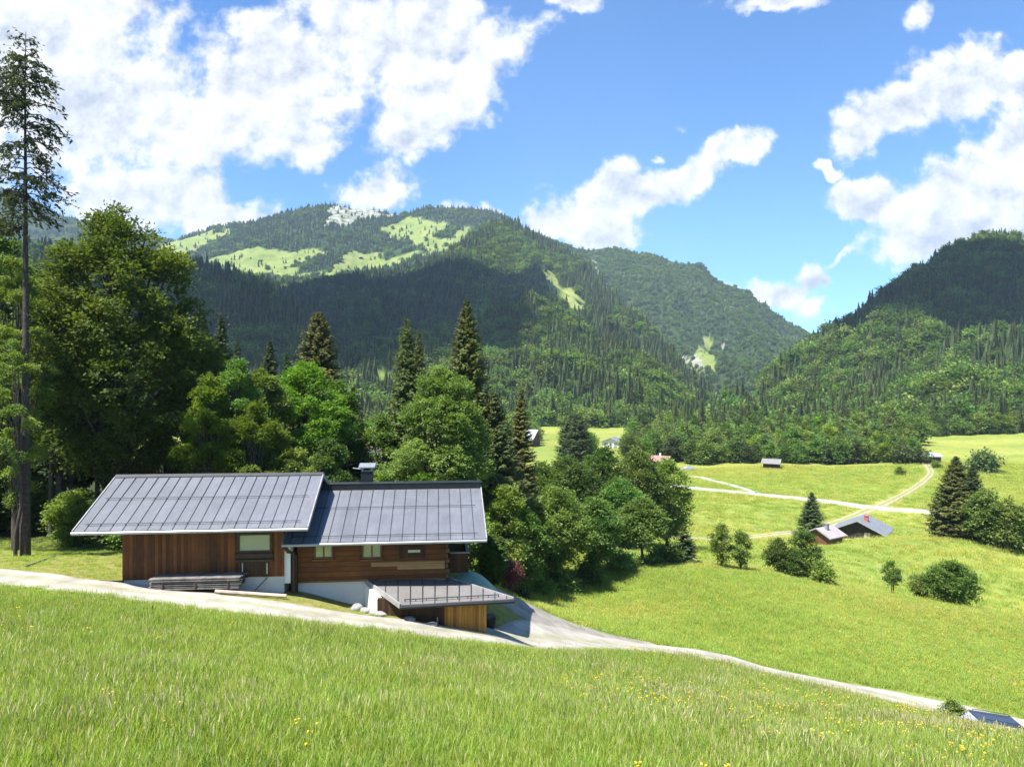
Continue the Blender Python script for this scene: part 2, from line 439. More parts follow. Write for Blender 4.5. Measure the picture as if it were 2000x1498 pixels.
# ------------------------------------------------------------------ roads and tracks draped over the ground
def gravel(name, lo, hi, grass=.0):
    m, nt, out = new_mat(name)
    pos = geo_pos(nt)
    a = noise(nt, pos, 1.1, 5, .6); b = noise(nt, pos, 14, 4, .8)
    c = ramp(nt, math_(nt, 'ADD', math_(nt, 'MULTIPLY', a.outputs[0], .6), math_(nt, 'MULTIPLY', b.outputs[0], .4)), [(.36, lo), (.62, hi)]).outputs[0]
    if grass:
        at = N(nt, 'ShaderNodeAttribute', _attribute_name='strip')
        gm = math_(nt, 'MULTIPLY', at.outputs['Fac'], math_(nt, 'GREATER_THAN', noise(nt, pos, 2.2, 5, .7).outputs[0], .5 - grass))
        c = mixc(nt, gm, c, (.16, .20, .035))
    bs = N(nt, 'ShaderNodeBsdfPrincipled', Roughness=.95); bs.inputs['Specular IOR Level'].default_value = .1
    L(nt, c, bs.inputs['Base Color']); L(nt, bump(nt, b.outputs[0], .5, .05), bs.inputs['Normal'])
    L(nt, bs.outputs[0], out.inputs[0]); return m
M_GRAV = gravel('pale_limestone_gravel', (.235, .215, .185), (.40, .37, .33), .16)
M_GRAV2 = gravel('grey_gravel', (.17, .155, .135), (.31, .285, .25))
M_ROADW = gravel('white_valley_road', (.22, .21, .19), (.36, .345, .315))
M_TRACK = gravel('earthy_track', (.22, .20, .12), (.36, .31, .21), .42)
def ribbon(name, pts, mat, label, lift=.06, step=.4, edge=.25, ncol=11, seed=0):
    c, hw = resample(poly_world(pts), step, np.array([p[2] for p in pts], float))
    t = np.gradient(c, axis=0); t /= np.linalg.norm(t, axis=1)[:, None]; nrm = np.stack([-t[:, 1], t[:, 0]], 1)
    s = np.linspace(-1, 1, ncol); n = len(c)
    arc = np.arange(n) * step
    eL = 1 + edge * fbm(arc / 1.3, arc * 0 + 3.3, o=4, seed=seed); eR = 1 + edge * fbm(arc / 1.3, arc * 0 + 9.1, o=4, seed=seed + 5)
    off = np.where(s[None] < 0, s[None] * eR[:, None], s[None] * eL[:, None]) * hw[:, None]
    X = c[:, 0:1] + nrm[:, 0:1] * off; Y = c[:, 1:2] + nrm[:, 1:2] * off
    Z = ground(X, Y)
    am = np.clip((Y - 4) / 20, 0, 1) * .05 + np.clip((Y - 45) / 60, 0, 1) * .12
    Z = Z + am * fbm(X / 3.1, Y / 3.1, o=3, seed=3) + lift
    Z[:, 0] -= lift + .05; Z[:, -1] -= lift + .05
    strip = {'track': 1., 'road': .38}.get(name, 0.) * np.clip(1 - np.abs(s) / .36, 0, 1)[None] * np.ones((n, 1)) + np.clip((np.abs(s) - .8) * 4, 0, 1)[None]
    o = link(bpy.data.objects.new(name, np_mesh(name, np.stack([X, Y, Z], -1).reshape(-1, 3), grid_faces(n, ncol), mat, True,
             {'strip': ('POINT', 'FLOAT', strip)})))
    return tag(o, label, kind='structure')
ribbon('road', ROAD, M_GRAV, 'pale gravel drive crossing the slope in front of the log house', .07, .3, .22, 13, 1)
ribbon('forecourt', [(965,37.2,.6),(1000,38.0,2.0),(1050,38.4,3.4),(1120,39.2,3.4),(1200,40.2,2.6),(1290,41.3,1.2)], M_GRAV2, 'grey gravel forecourt beside the lean-to shed', .05, .3, .14, 15, 4)
ribbon('valley_road', [(1180,203,1.8),(1260,196,1.8),(1340,186,1.8),(1430,177.5,1.8),(1530,169,1.8),(1640,160,1.9),(1700,155,2.4),(1760,153.5,1.9),(1830,151.5,1.7),(1960,149,2.0),(2150,146,2.0)], M_ROADW, 'straight white road across the valley floor', .22, 1., .05, 7, 2)
ribbon('path', [(1330,216,.9),(1370,208,.9),(1400,198,.9),(1440,187,.8),(1475,175.5,.8)], M_ROADW, 'narrow pale path branching off the white valley road', .22, 1., .1, 5, 3)
ribbon('track', [(1300,118,1.01),(1380,122,1.09),(1450,127,1.09),(1540,132,1.09),(1600,137,1.17),(1650,144,1.25),(1690,151,1.40),(1720,157,1.25),(1745,165,1.09),(1775,178,1.01),(1805,197,1.01),(1818,212,1.01),(1812,226,1.09),(1806,236,1.40)], M_TRACK, 'earthy farm track with a grassy middle leading to the far barn', .2, 1., .1, 9, 6)
# ------------------------------------------------------------------ mountains
def interp_poly(pl, px):
    a = np.array(pl, float)
    return np.stack([np.interp(px, a[:, 0], a[:, k]) for k in range(1, a.shape[1])], -1)
def smooth_rows(t, rows):
    """Catmull-Rom through the profile rows, t in 0..len-1"""
    n = len(rows); i = np.clip(np.floor(t).astype(int), 0, n - 2); f = t - i
    R = np.stack(rows)            # n, cols, k
    p0, p1, p2, p3 = R[np.maximum(i - 1, 0)], R[i], R[i + 1], R[np.minimum(i + 2, n - 1)]
    f = f[:, None, None]
    return .5 * (2 * p1 + (p2 - p0) * f + (2 * p0 - 5 * p1 + 4 * p2 - p3) * f ** 2 + (3 * p1 - p0 - 3 * p2 + p3) * f ** 3)

m, nt, out = new_mat('mountain_ground')
at = N(nt, 'ShaderNodeAttribute', _attribute_name='cover')
sp = nt.nodes.new('ShaderNodeSeparateColor'); L(nt, at.outputs['Color'], sp.inputs[0])
pos = geo_pos(nt)
fo = ramp(nt, noise(nt, pos, .06, 6, .75).outputs[0], [(.3, (.018, .032, .012)), (.55, (.034, .058, .018)), (.8, (.075, .11, .034))])
me = ramp(nt, noise(nt, pos, .02, 7, .7).outputs[0], [(.3, (.105, .155, .04)), (.5, (.18, .225, .058)), (.7, (.25, .27, .10))])
ro = ramp(nt, noise(nt, pos, .05, 7, .8).outputs[0], [(.40, (.07, .10, .035)), (.52, (.26, .26, .22)), (.7, (.46, .45, .43))])
c = mixc(nt, sp.outputs[0], fo.outputs[0], me.outputs[0]); c = mixc(nt, sp.outputs[1], c, ro.outputs[0])
bs = N(nt, 'ShaderNodeBsdfPrincipled', Roughness=.9); bs.inputs['Specular IOR Level'].default_value = .1
L(nt, c, bs.inputs['Base Color']); L(nt, bump(nt, noise(nt, pos, .12, 6, .7).outputs[0], .8, 6), bs.inputs['Normal'])
L(nt, bs.outputs[0], out.inputs[0]); M_MOUNT = m

MOUNT = {}
def mountain(name, label, rows, px0, px1, step, nr, relief=0., rscale=120., lower=0., meadow=(), rock=(), seed=0, gully=0.):
    """rows: polylines of (column, row, depth) from the foot to the crest"""
    px = np.arange(px0, px1 + step, step, dtype=float)
    rr = []
    for k, pl in enumerate(rows):
        a = interp_poly(pl, px)
        py, Y = a[:, 0], a[:, 1]
        if k == len(rows) - 1 and lower: py = py + lower * F / Y
        rr.append(np.stack([(px - 1000) / F * Y, Y, (HY - py) / F * Y], -1))
    t = np.linspace(0, len(rows) - 1, nr)
    G = smooth_rows(t, rr)
    env = np.sin(np.pi * np.clip(t / (len(rows) - 1), 0, 1))[:, None] ** .7
    if relief:
        G[..., 2] += relief * env * fbm(G[..., 0] / rscale, G[..., 1] / rscale, o=5, seed=seed)
    if gully:
        G[..., 2] += gully * env * -np.abs(vnoise(G[..., 0] / (rscale * .55) + .4 * fbm(G[..., 0] / 90, G[..., 1] / 90, seed=seed + 2), G[..., 1] / (rscale * 2.2), seed=seed + 9))
    # back side
    back = [G[-1] + np.array([0, d, -z]) + 0 * G[-1] for d, z in ((40, 8), (160, 70), (500, 300))]
    A = np.concatenate([G, np.stack(back)])
    cx = A[..., 0] / A[..., 1] * F + 1000; cyy = HY - A[..., 2] / A[..., 1] * F
    jx = 15 * fbm(A[..., 0] / 30, A[..., 2] / 30, o=3, seed=seed + 4); jy = 11 * fbm(A[..., 0] / 30, A[..., 2] / 30 + 7, o=3, seed=seed + 5)
    me = np.zeros(cx.shape); ro = np.zeros(cx.shape)
    for poly in meadow: me = np.maximum(me, in_poly(cx + jx, cyy + jy, poly))
    for poly in rock: ro = np.maximum(ro, in_poly(cx + jx, cyy + jy, poly))
    cov = np.stack([me, ro, me * 0, me * 0 + 1], -1)
    o = link(bpy.data.objects.new(name, np_mesh(name, A.reshape(-1, 3), grid_faces(*A.shape[:2]), M_MOUNT, True,
             {'cover': ('POINT', 'FLOAT_COLOR', cov.reshape(-1, 4))})))
    tag(o, label, kind='structure')
    MOUNT[name] = (G, me[:len(G)], ro[:len(G)], cx[:len(G)], cyy[:len(G)])
    return o

M1R = [(-1100,380),(-700,330),(-300,345),(-200,350),(0,364),(40,374),(100,412),(200,447),(340,467),(420,442),(500,431),(545,416),(600,403),(650,397),(690,406),(730,407),(780,419),(830,403),(900,404),(955,408),(985,418),(1010,440),(1050,470),(1090,500)]
mountain('mountain_summit', 'high rounded summit with alpine pastures and a pale rock scar',
  [[(-1100,640,1500),(1090,640,1500)], [(-300,560,1800),(420,560,1850),(560,565,1850),(900,560,1850),(1090,560,1850)],
   [(-300,480,2150),(200,520,2150),(420,522,2100),(560,528,2050),(700,530,2050),(850,505,2050),(1000,495,2050),(1090,520,2050)],
   [(-300,430,2400),(100,470,2400),(420,480,2350),(600,465,2350),(780,470,2330),(900,455,2330),(1000,460,2330),(1090,510,2330)],
   [(x, y, 2650) for x, y in M1R]], -1100, 1090, 5, 150, 46, 260, 5,
  meadow=[[(300,480),(340,470),(450,445),(455,452),(405,480),(360,505),(300,520)], [(380,520),(430,500),(505,480),(520,492),(600,490),(650,485),(640,500),(560,520),(590,535),(640,528),(690,490),(760,503),(800,505),(790,520),(700,530),(640,545),(520,548),(420,520)],
          [(640,530),(660,515),(690,489),(735,498),(800,503),(870,490),(920,455),(900,445),(880,470),(850,460),(870,440),(800,430),(755,440),(740,455),(790,470),(840,492),(760,498),(700,508)],
          [(790,435),(850,430),(880,440),(850,455),(800,460)], [(870,470),(910,455),(918,462),(880,490),(860,486)]],
  rock=[[(640,408),(660,402),(690,412),(735,407),(770,420),(735,425),(700,425),(670,445),(645,440),(628,438)]], seed=31, gully=26)
mountain('mountain_ridge', 'long craggy scrub covered ridge closing the gorge',
  [[(980,830,1100),(1720,830,1100)], [(980,700,1500),(1300,735,1450),(1500,720,1450),(1720,760,1500)], [(980,560,1900),(1200,590,1850),(1350,610,1800),(1500,670,1800),(1720,740,1850)],
   [(980,430,2200),(1020,445,2200),(1055,458,2200),(1090,470,2250),(1130,484,2250),(1150,487,2300),(1185,482,2300),(1215,484,2300),(1250,493,2300),(1280,497,2300),(1325,513,2250),(1365,512,2250),(1378,520,2250),(1388,536,2250),(1400,547,2250),(1440,560,2250),(1462,566,2250),(1474,582,2250),(1483,588,2250),(1495,590,2250),(1505,602,2250),(1540,628,2250),(1580,652,2250),(1640,690,2250),(1720,735,2250)]],
  980, 1720, 3, 170, 80, 130, 4,
  meadow=[[(1355,690),(1375,655),(1385,660),(1390,725),(1345,720)], [(1510,690),(1530,700),(1530,730),(1510,725)]],
  rock=[[(1335,700),(1360,690),(1370,720),(1345,715)], [(1180,560),(1186,562),(1196,580),(1190,582)], [(1400,600),(1440,605),(1440,612),(1400,610)], [(1405,690),(1412,660),(1418,662),(1414,695)], [(1148,500),(1153,500),(1185,560),(1200,590),(1193,590),(1160,535)]], seed=47, gully=70)
mountain('mountain_flank', 'dark forested mountain flank under cloud shadow',
  [[(440,760,640),(900,790,640),(1200,830,640),(1480,860,640)], [(440,680,900),(700,660,900),(1000,680,860),(1200,740,800),(1480,850,700)],
   [(440,600,1150),(700,590,1150),(900,560,1200),(1050,570,1150),(1200,650,1000),(1350,760,850),(1480,845,750)],
   [(440,530,1400),(480,537,1400),(560,546,1400),(640,541,1420),(720,526,1450),(800,516,1500),(870,491,1550),(920,456,1600),(960,431,1640),(985,421,1650),(1010,429,1650),(1040,448,1600),(1080,471,1550),(1120,491,1500),(1150,513,1450),(1190,560,1300),(1230,600,1200),(1280,650,1100),(1330,700,1000),(1400,760,900),(1440,800,850),(1480,842,800)]],
  440, 1480, 4, 150, 60, 150, 9,
  meadow=[[(1048,512),(1062,515),(1090,545),(1120,575),(1148,600),(1145,618),(1120,612),(1085,580),(1062,550),(1050,530)]],
  rock=[[(1055,560-40),(1058,520),(1062,524),(1058,526)], [(1000,442),(1008,440),(1016,456),(1006,452)], [(1040,480),(1046,478),(1054,492),(1048,494)]], seed=53, gully=64)
mountain('foothill', 'low wooded foothill in front of the dark flank',
  [[(380,850,430),(1000,838,470),(1250,842,470),(1520,850,430)], [(380,800,510),(800,770,540),(1000,760,560),(1250,790,520),(1520,842,480)],
   [(380,740,640),(560,715,640),(640,675,700),(760,650,760),(850,640,800),(950,605,830),(1040,572,850),(1090,592,840),(1150,632,800),(1180,655,760),(1230,668,720),(1280,692,680),(1320,736,640),(1360,772,600),(1420,803,560),(1520,835,520)]],
  380, 1520, 4, 110, 24, 80, 12,
  meadow=[[(655,662),(700,664),(758,672),(762,690),(750,705),(740,745),(728,740),(735,700),(700,690),(660,690)], [(735,720),(760,725),(760,760),(735,750)]], seed=61, gully=28)
mountain('hill_spur', 'steep dark wooded hill on the left of the valley',
  [[(-1000,830,430),(740,830,430)], [(-1000,660,620),(100,680,620),(400,680,620),(600,720,600),(740,770,560)],
   [(-1000,450,900),(-300,430,900),(100,470,900),(300,495,900),(360,500,900),(400,508,900),(440,518,880),(480,540,850),(530,560,820),(580,592,780),(610,622,740),(640,655,700),(690,702,640),(740,745,600)]],
  -1000, 740, 6, 100, 22, 120, 11, meadow=[[(320,520),(345,520),(372,540),(375,565),(340,568),(320,560)]], seed=71, gully=16)
mountain('steep_hill', 'steep wooded hill rising from the right of the valley',
  [[(1380,860,400),(1700,858,380),(1800,850,370),(2000,846,352),(2400,830,352)], [(1380,835,470),(1500,800,520),(1700,740,560),(2000,690,570),(2400,670,570)],
   [(1380,830,520),(1500,765,620),(1600,715,680),(1800,600,760),(2000,560,780),(2400,540,780)],
   [(1380,832,540),(1430,806,600),(1470,776,640),(1500,737,680),(1530,704,720),(1575,668,760),(1640,628,820),(1700,577,870),(1760,538,910),(1800,507,930),(1850,478,950),(1900,457,960),(1950,447,970),(2000,455,980),(2100,450,990),(2400,440,1000)]],
  1380, 2400, 3, 160, 34, 90, 13,
  rock=[[(1618,730),(1640,690),(1655,688),(1650,705),(1632,738)], [(1663,662),(1680,666),(1674,680),(1660,676)]], meadow=[[(1985,480),(2010,470),(2010,530),(1995,520)]], seed=83, gully=30)
# ------------------------------------------------------------------ trees
M_BARK = simple_mat('grey_bark', (.050, .042, .034), .9, var=.4, scale=4, bmp=.5)
M_BARKD = simple_mat('dark_scaly_bark', (.050, .038, .030), .95, var=.6, scale=7, bmp=1.)
M_BEECH = leaf_mat('beech_leaves', (.056, .118, .022), (.180, .262, .054), .40)
M_MAPLE = leaf_mat('maple_leaves', (.055, .108, .022), (.185, .252, .060), .38)
M_LIME = leaf_mat('fresh_green_leaves', (.075, .145, .016), (.21, .30, .036), .42)
M_WILLOW = leaf_mat('greyish_green_leaves', (.05, .085, .028), (.13, .18, .065), .3)
M_SPRUCE = leaf_mat('spruce_needles', (.026, .050, .018), (.090, .120, .034), .2, .55, .2)
M_SPRUCEB = leaf_mat('olive_spruce_needles', (.036, .052, .012), (.150, .155, .036), .2, .55, .2)
M_LARCH = leaf_mat('larch_needles', (.05, .08, .022), (.125, .17, .045), .3)
M_LARCHD = leaf_mat('sparse_larch_needles', (.045, .062, .022), (.11, .135, .045), .3)
M_YEW = leaf_mat('yew_needles', (.05, .085, .012), (.15, .20, .03), .25)
M_RED = leaf_mat('dark_red_leaves', (.085, .030, .036), (.25, .105, .11), .3, tcol=(1.6, .7, .7), objvar=.05)

def unit(v): return v / (np.linalg.norm(v, axis=-1, keepdims=True) + 1e-9)
def quads(C, D, S, W, Nn):
    D = unit(D); side = unit(np.cross(D, Nn)); S = S[:, None] * .5; W = W[:, None] * .5
    V = np.stack([C - D * S, C + side * W - D * S * .15, C + D * S, C - side * W - D * S * .15], 1).reshape(-1, 3)
    return V, np.arange(len(V)).reshape(-1, 4)

def broadleaf(seed, H, R, base=.12, n=12000, lobes=26, taper=.45, squash=.32, lai=2.2, multi=1, lean=.0, gaps=0., stem=1.):
    """crown of leaf sprays carried on lobes, trunk with limbs; returns trunk (V,Q), leaves (V,Q,tint)"""
    r = np.random.default_rng(seed)
    zc = (base + 1) / 2 * H; hz = (1 - base) / 2 * H
    # lobes over the crown
    lobes = int(lobes * 1.5)
    k = np.arange(lobes) + .5; ph = k * 2.39996 + r.uniform(0, 6); zz = 1 - 2 * k / lobes
    zz = np.clip(zz + r.normal(0, .10, lobes), -1, 1); rad = np.sqrt(1 - zz ** 2)
    prof = np.where(zz > 0, 1 - taper * zz ** 1.4 * .7, 1 - .25 * zz ** 2)
    q = r.uniform(.52, .80, lobes)
    lc = np.stack([np.cos(ph) * rad * R * q * prof, np.sin(ph) * rad * R * q * prof, zc + zz * hz * (.74 + .12 * r.random(lobes))], 1)
    lr = R * r.uniform(.20, .36, lobes) * (1 - .3 * np.abs(zz))
    nsp = max(60, n // 26); kl = 26
    li = r.choice(lobes, nsp, p=lr ** 2 / (lr ** 2).sum())
    d = unit(r.normal(size=(nsp, 3)) + np.array([0, 0, .25]))
    p = lc[li] + d * lr[li][:, None] * r.uniform(.55, 1.1, nsp)[:, None] * np.array([1, 1, .8])
    outw = unit((p - np.array([0, 0, zc - .25 * hz])) / np.array([R, R, hz]))
    keep = (d * outw).sum(1) > -.35
    p, d, outw, li = p[keep], d[keep], outw[keep], li[keep]; nsp = len(p)
    if gaps:
        kk = fbm(p[:, 0] / R * 2.2, p[:, 1] / R * 2.2, p[:, 2] / R * 2.2, 2, seed) > -.35 + gaps
        p, d, outw, li = p[kk], d[kk], outw[kk], li[kk]; nsp = len(p)
    A = 4 * math.pi * R * (R + hz) * .5
    N_ = nsp * kl; S0 = math.sqrt(lai * A / (.30 * N_))
    sr = S0 * 2.6
    dirn = unit(outw * np.array([1, 1, .35]) + r.normal(0, .35, (nsp, 3)))
    lat = unit(np.cross(dirn, np.array([0, 0, 1.])))
    nrm = unit(np.cross(lat, dirn) + .5 * outw + r.normal(0, .25, (nsp, 3)))
    a = r.normal(0, 1, (nsp, kl)); b = r.normal(0, 1, (nsp, kl)); c = r.normal(0, 1, (nsp, kl))
    C = p[:, None] + sr * (.62 * a[..., None] * dirn[:, None] + .48 * b[..., None] * lat[:, None] + .17 * c[..., None] * nrm[:, None])
    C[..., 2] -= .10 * sr * (a ** 2 + b ** 2)
    LD = unit(dirn[:, None] * .8 + lat[:, None] * b[..., None] * .6 + r.normal(0, .45, (nsp, kl, 3)))
    LN = unit(nrm[:, None] + r.normal(0, .42, (nsp, kl, 3)))
    S = S0 * r.uniform(.7, 1.35, (nsp, kl))
    V, Q = quads(C.reshape(-1, 3), LD.reshape(-1, 3), S.ravel(), S.ravel() * .62, LN.reshape(-1, 3))
    lobt = r.normal(0, .13, lobes)
    tint = np.clip((.45 + lobt[li] + r.normal(0, .14, nsp))[:, None] + r.normal(0, .14, (nsp, kl)), 0, 1).ravel()
    V[:, 2] = np.maximum(V[:, 2], .05)
    # trunk and limbs
    TV, TQ = [], []; nn = 0
    def addt(pts, rr, n_=6):
        nonlocal nn
        v, qd = tube(pts, rr, n_); TV.append(v); TQ.append(qd + nn); nn += len(v)
    r0 = (.014 * H + .03) * stem
    for m_ in range(multi):
        ox = np.array([r.normal(0, .12 * R), r.normal(0, .12 * R), 0]) if multi > 1 else np.zeros(3)
        zt = np.linspace(-.4, .86 * H, 8)
        pts = np.stack([ox[0] + lean * zt + np.cumsum(r.normal(0, .006 * H, 8)) * (zt > .5), ox[1] + np.cumsum(r.normal(0, .006 * H, 8)) * (zt > .5), zt], 1)
        pts[:2, :2] = ox[:2]
        rr = r0 / math.sqrt(multi) * np.clip(1.25 - zt / H * 1.15, .12, 1.4)
        addt(pts, rr, 8)
        for j in range(lobes):
            if multi > 1 and j % multi != m_: continue
            zs = min(max(lc[j, 2] * .62 - .06 * H, .10 * H), .8 * H)
            st = np.array([np.interp(zs, zt, pts[:, 0]), np.interp(zs, zt, pts[:, 1]), zs])
            mid = (st + lc[j]) / 2 + np.array([0, 0, .05 * R]) + r.normal(0, .05 * R, 3)
            addt([st, mid, lc[j], lc[j] + (lc[j] - mid) * .12], np.array([.34, .22, .13, .04]) * r0 / math.sqrt(multi), 5)
    return (np.concatenate(TV), np.concatenate(TQ)), (V, Q, tint)

def conifer(seed, H, R, base=.04, n=7000, droop=.35, pw=.85, sparse=1., ragged=.25, wob=0., kk=1.7):
    r = np.random.default_rng(seed)
    per = 7; tw = 17
    nb = max(40, int(n / tw)); nw = max(8, nb // per)
    t = np.sort(r.uniform(0, 1, nb)) ** .92
    z = (base + t * (1 - base) * .985) * H
    f = (z / H - base) / (1 - base)
    ph = r.uniform(0, 2 * math.pi, nb)
    layer = np.round(f * nw * .55) / (nw * .55); z = z * .55 + (base + layer * (1 - base)) * H * .45   # loose whorls
    Lb = R * (np.minimum(1, kk * np.clip(1 - f, 0, 1)) ** pw * (1 - ragged * r.random(nb) - .12 * r.random(nb)) + .02)
    Lb *= np.where(f < .12, .72 + f * 2.3, 1)
    dirh = np.stack([np.cos(ph), np.sin(ph), 0 * ph], 1)
    up0 = .55 * f - droop * .6 * (1 - f) + r.normal(0, .07, nb)
    s = np.array([.22, .40, .58, .74, .88, 1.0]); ns = len(s)
    # points along each branch (droops, tip turns up)
    P_ = dirh[:, None] * (Lb[:, None] * s)[..., None]
    P_[..., 2] = z[:, None] + Lb[:, None] * (up0[:, None] * s + (-droop * s ** 1.6 + (droop * .75) * s ** 4) * (1 - .6 * f[:, None]))
    lat = np.stack([-np.sin(ph), np.cos(ph), 0 * ph], 1)
    wd = Lb[:, None] * .40 * (1.08 - s * .80) + .05
    Cs, Ds, Ss, Ws, Ns, Ts = [], [], [], [], [], []
    bt = np.clip(.42 + r.normal(0, .17, nb), 0, 1)
    for sg in (-1, 1):
        for hang in (0, 1):
            if hang and sg == 1 and sparse < .8: continue
            dd = unit(lat[:, None] * sg * .75 + dirh[:, None] * (.75 if not hang else .35) + np.array([0, 0, -.22 if not hang else -.75]) + r.normal(0, .18, (nb, ns, 3)))
            ln = wd * (1.0 if not hang else .75) * r.uniform(.75, 1.3, (nb, ns))
            C = P_ + dd * ln[..., None] * .5
            nn_ = unit(np.array([0, 0, 1.]) + .5 * dirh[:, None] + r.normal(0, .35, (nb, ns, 3)))
            if hang: nn_ = unit(dirh[:, None] + .6 * lat[:, None] * sg + r.normal(0, .3, (nb, ns, 3)))
            Cs.append(C.reshape(-1, 3)); Ds.append(dd.reshape(-1, 3)); Ss.append(ln.ravel()); Ws.append((ln * r.uniform(.30, .46, (nb, ns)) + .03).ravel()); Ns.append(nn_.reshape(-1, 3))
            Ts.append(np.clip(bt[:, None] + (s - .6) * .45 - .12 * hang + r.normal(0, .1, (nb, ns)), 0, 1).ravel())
    C, D, S, W, Nn, T = [np.concatenate(x) for x in (Cs, Ds, Ss, Ws, Ns, Ts)]
    if sparse < 1:
        k = r.random(len(C)) < sparse; C, D, S, W, Nn, T = C[k], D[k], S[k], W[k], Nn[k], T[k]
    V, Q = quads(C, D, S, W, Nn); V[:, 2] = np.clip(V[:, 2], .05, H * 1.01)
    zt = np.linspace(-.4, H, 9); wb = np.cumsum(r.normal(0, 1, (9, 2)), 0) * wob
    tp = np.stack([wb[:, 0], wb[:, 1], zt], 1); tp[:2, :2] = 0
    TV, TQ = tube(tp, (.011 * H + .03) * np.clip(1.05 - zt / H, .05, 1.2), 8)
    return (TV, TQ), (V, Q, T)

def larch(seed, H, R, base=.62, nb=150):
    """tall sparse larch: bare stem below, thin drooping boughs with little tufts above"""
    r = np.random.default_rng(seed)
    TV, TQ = [], []; nn = 0
    zt = np.linspace(-.4, H, 12); wb = np.cumsum(r.normal(0, .02, (12, 2)), 0)
    tv, tq = tube(np.stack([wb[:, 0], wb[:, 1], zt], 1), (.0082 * H + .03) * np.clip(1.02 - zt / H * .98, .06, 1.2), 9); TV.append(tv); TQ.append(tq); nn = len(tv)
    Cs, Ds, Ss, Ts = [], [], [], []
    f_ = np.concatenate([r.uniform(0, 1, nb), r.uniform(-.85, 0, nb // 5)])
    for f in f_:
        z = (base + f * (1 - base) * .985) * H; ph = r.uniform(0, 6.283)
        Lb = R * (min(1., .25 + 2.4 * (1 - f)) if f > .5 else (1. - .2 * (.5 - f))) * r.uniform(.55, 1.1)
        if f > .8: Lb *= .75
        if f < 0: Lb *= r.uniform(.15, .5)
        dh = np.array([math.cos(ph), math.sin(ph), 0])
        u0 = .25 + .5 * max(f, 0) ** 2; k = 7; s = np.linspace(0, 1, k)
        pts = np.array([wb[min(11, int(z / H * 11))][0], wb[min(11, int(z / H * 11))][1], z]) + dh * (Lb * s)[:, None] + np.array([0, 0, 1.]) * (Lb * (u0 * s - .95 * s ** 2 + .35 * s ** 3))[:, None]
        pts[1:] += r.normal(0, .03 * Lb, (k - 1, 3))
        v, q = tube(pts, np.linspace(.032, .008, k) * (.6 + Lb / R * .6), 4); TV.append(v); TQ.append(q + nn); nn += len(v)
        ntw = int((14 if f > 0 else 2) * Lb / R * r.uniform(.6, 1.3)) + 1
        for _ in range(ntw):
            si = r.uniform(.2, 1); b0 = np.array([np.interp(si, s, pts[:, j]) for j in range(3)])
            sd_ = unit(np.cross(dh, [0, 0, 1.]) * r.choice([-1, 1]) * r.uniform(.3, 1) + dh * .6 + np.array([0, 0, r.uniform(-.9, .2)]))
            ln = r.uniform(.25, .8); tip = b0 + sd_ * ln + np.array([0, 0, -.15 * ln])
            v, q = tube([b0, (b0 + tip) / 2, tip], [.010, .008, .005], 3); TV.append(v); TQ.append(q + nn); nn += len(v)
            if f < 0 and r.random() < .7: continue
            m_ = r.integers(4, 9); a = r.uniform(.1, 1.1, m_)[:, None]
            Cs.append(b0 + (tip - b0) * a + r.normal(0, .06, (m_, 3))); Ds.append(unit(sd_ + r.normal(0, .6, (m_, 3)) + np.array([0, 0, -.25]))); Ss.append(r.uniform(.14, .30, m_)); Ts.append(np.clip(r.normal(.45, .22, m_), 0, 1))
    C, D, S, T = [np.concatenate(x) for x in (Cs, Ds, Ss, Ts)]
    V, Q = quads(C, D, S, S * .38, unit(r.normal(size=C.shape)))
    return (np.concatenate(TV), np.concatenate(TQ)), (V, Q, T)

def leaf_mesh(name, leaves, mat):
    V, Q, T = leaves
    return np_mesh(name, V, Q, mat, False, {'tint': ('FACE', 'FLOAT', T)})
def tree_object(name, loc, tr, mat, label, cat, group=None, rot=0., crown='crown'):
    root = empty(name, loc, label, cat, group); root.rotation_euler = (0, 0, rot)
    bark = M_BARKD if name == 'larch_tree' else M_BARK
    link(bpy.data.objects.new('trunk' if crown == 'crown' else 'stem', np_mesh('trunk', *tr[0], bark, True)), root)
    link(bpy.data.objects.new(crown, leaf_mesh(crown, tr[1], mat)), root)
    return root

def near_tree(kind, px, Y, top, wpx, name, label, cat='tree', mat=None, group=None, seed=0, dens=1., zoff=0., **kw):
    X = (px - 1000) / F * Y; z0 = gz(X, Y) + zoff
    H = (HY - top) / F * Y - z0; R = wpx / 2 / F * Y
    area = wpx * (H * F / Y)
    if kind == 'fir': R *= 1.22
    if kind == 'leaf':
        n = int(np.clip(area * 1.15 * dens, 2200, 110000))
        tr = broadleaf(seed, H, R, n=n, **kw)
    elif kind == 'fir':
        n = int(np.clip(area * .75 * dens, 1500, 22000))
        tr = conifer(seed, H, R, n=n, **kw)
    else:
        tr = larch(seed, H, R, nb=115, **kw)
    return tree_object(name, (X, Y, z0), tr, mat or {'leaf': M_MAPLE, 'fir': M_SPRUCE, 'larch': M_LARCHD}[kind], label, cat, group, 0., 'crown' if name.endswith('tree') else 'foliage')

T = near_tree
